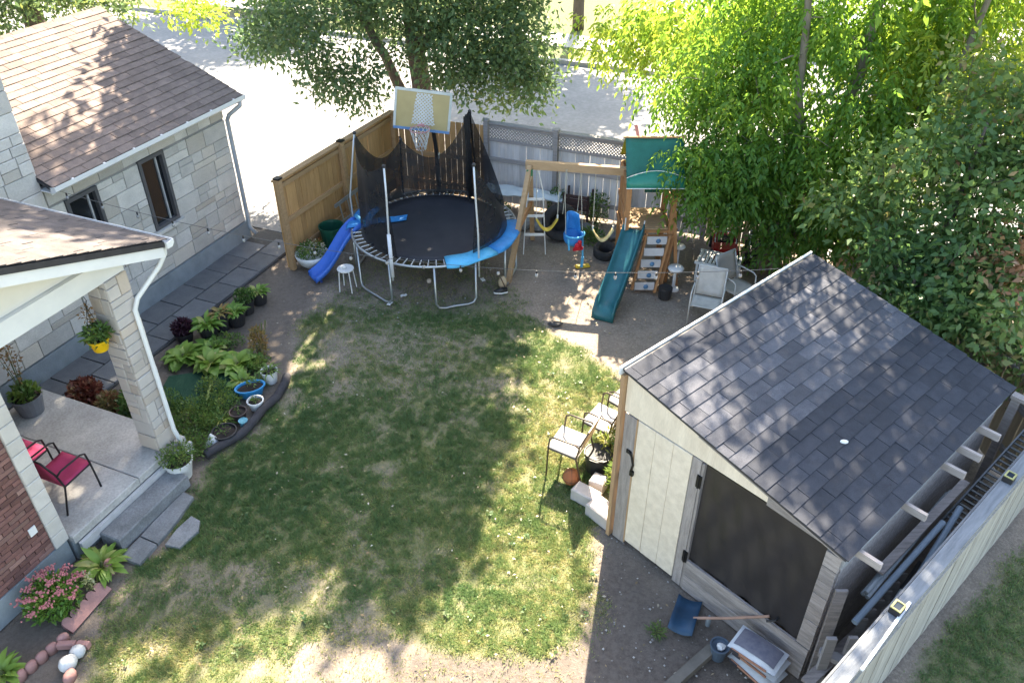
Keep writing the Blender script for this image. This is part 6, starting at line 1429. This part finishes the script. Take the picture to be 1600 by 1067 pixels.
# ================================================================== across the street
fa = math.atan2(-.3875, .922)     # direction of the street
def far_xy(x, y): return hw(x, y)[:2]
car = thing("parked_car", "dark blue car parked across the street behind the ash leaves", "car", (9.6, 28.6, 0), fa)
prof = [(-2.1, .28), (-2.15, .75), (-1.95, .95), (-1.5, 1.02), (-.95, 1.48), (.55, 1.48), (1.15, 1.02), (1.95, .9), (2.1, .7), (2.1, .28)]
m_carp = mat("dark_blue_paint", (0.02, 0.03, 0.055), rough=.25, coat=.6)
MB().prism(prof, -.85, .85, Matrix.Rotation(R(90), 4, 'X')).build("body", m_carp, car)
for s in (-1, 1):
    MB().prism([(-1.25, 1.06), (-.88, 1.42), (-.2, 1.42), (-.2, 1.06)], -.006, .006, Matrix.Translation((0, s * .852, 0)) @ Matrix.Rotation(R(90), 4, 'X')).build("window", m_glass, car)
    MB().prism([(-.12, 1.06), (-.12, 1.42), (.5, 1.42), (.95, 1.06)], -.006, .006, Matrix.Translation((0, s * .852, 0)) @ Matrix.Rotation(R(90), 4, 'X')).build("window", m_glass, car)
    MB().box((2.08, s * .62, .74), (.06, .3, .12)).build("headlight", m_whitepl, car); MB().box((-2.13, s * .62, .78), (.06, .26, .12)).build("tail_light", mat("tail_red", (.4, .02, .02), rough=.3), car)
    for x in (-1.35, 1.35):
        w = MB().lathe([(.16, -.1), (.31, -.1), (.33, -.06), (.33, .06), (.31, .1), (.16, .1)], 18, c=(x, s * .8, .33), M=Matrix.Rotation(R(90), 3, 'X')).build("wheel", m_rubber, car)
        MB().lathe([(.0001, -.09), (.2, -.09), (.2, .09), (.0001, .09)], 14, c=(x, s * .8, .33), M=Matrix.Rotation(R(90), 3, 'X')).build("rim", m_galv, w)
fh = thing("far_house", "pale blue sided house with garage door across the street behind the ash", "house", (*far_xy(21, -20.5), 0), HA)
m_side = mat("pale_blue_siding", (0.42, 0.50, 0.56), (0.38, 0.46, 0.52), rough=.6)
for k in range(14): MB().box((0, 0, .1 + .2 * k), (.06 + .02 * (k % 2), 9, .196)).build("siding_board", m_side, fh)
MB().box((4, 0, 1.4), (7.8, 8.9, 2.8)).build("wall", m_side, fh)
gd = MB().box((-.06, -1.5, 1.1), (.05, 2.6, 2.2)).build("garage_door", mat("dark_garage_door", (0.06, 0.085, 0.14), rough=.5), fh)
for k in range(4): MB().box((-.09, -1.5, .28 + .54 * k), (.02, 2.5, .48)).build("door_panel", mat("dark_garage_door", (0.06, 0.085, 0.14)), gd)
wd = MB().box((-.06, 2.4, 1.5), (.06, 1.3, 1.2)).build("window", m_white, fh); MB().box((-.1, 2.4, 1.5), (.02, 1.1, 1.0)).build("pane", m_glass, wd)
MB().prism([(-5, 0), (5, 0), (0, 2.2)], -.5, 8.4, basis((0, 0, 2.8), (0, 1, 0), (0, 0, 1), (1, 0, 0))).build("roof", mat("grey_far_roof", (0.12, 0.115, 0.11), rough=.95), fh)
for X, Y, r, lab in ((15.3, 10.5, 1.0, "round green hedge shrub on the far verge left of the street tree"), (15.0, -6, .9, "green hedge shrub on the far verge behind the playset"), (16, -12, 1.2, "tall green hedge shrub beside the far blue house")):
    x, y = far_xy(X, Y); t = thing("far_shrub", lab, "shrub", (x, y, 0), 0, "shrubs on the far verge"); foliage(t, "foliage", (0, 0, r * .7), (r, r, r * .8), 2200, (.16, .09), lm_ash, .5)
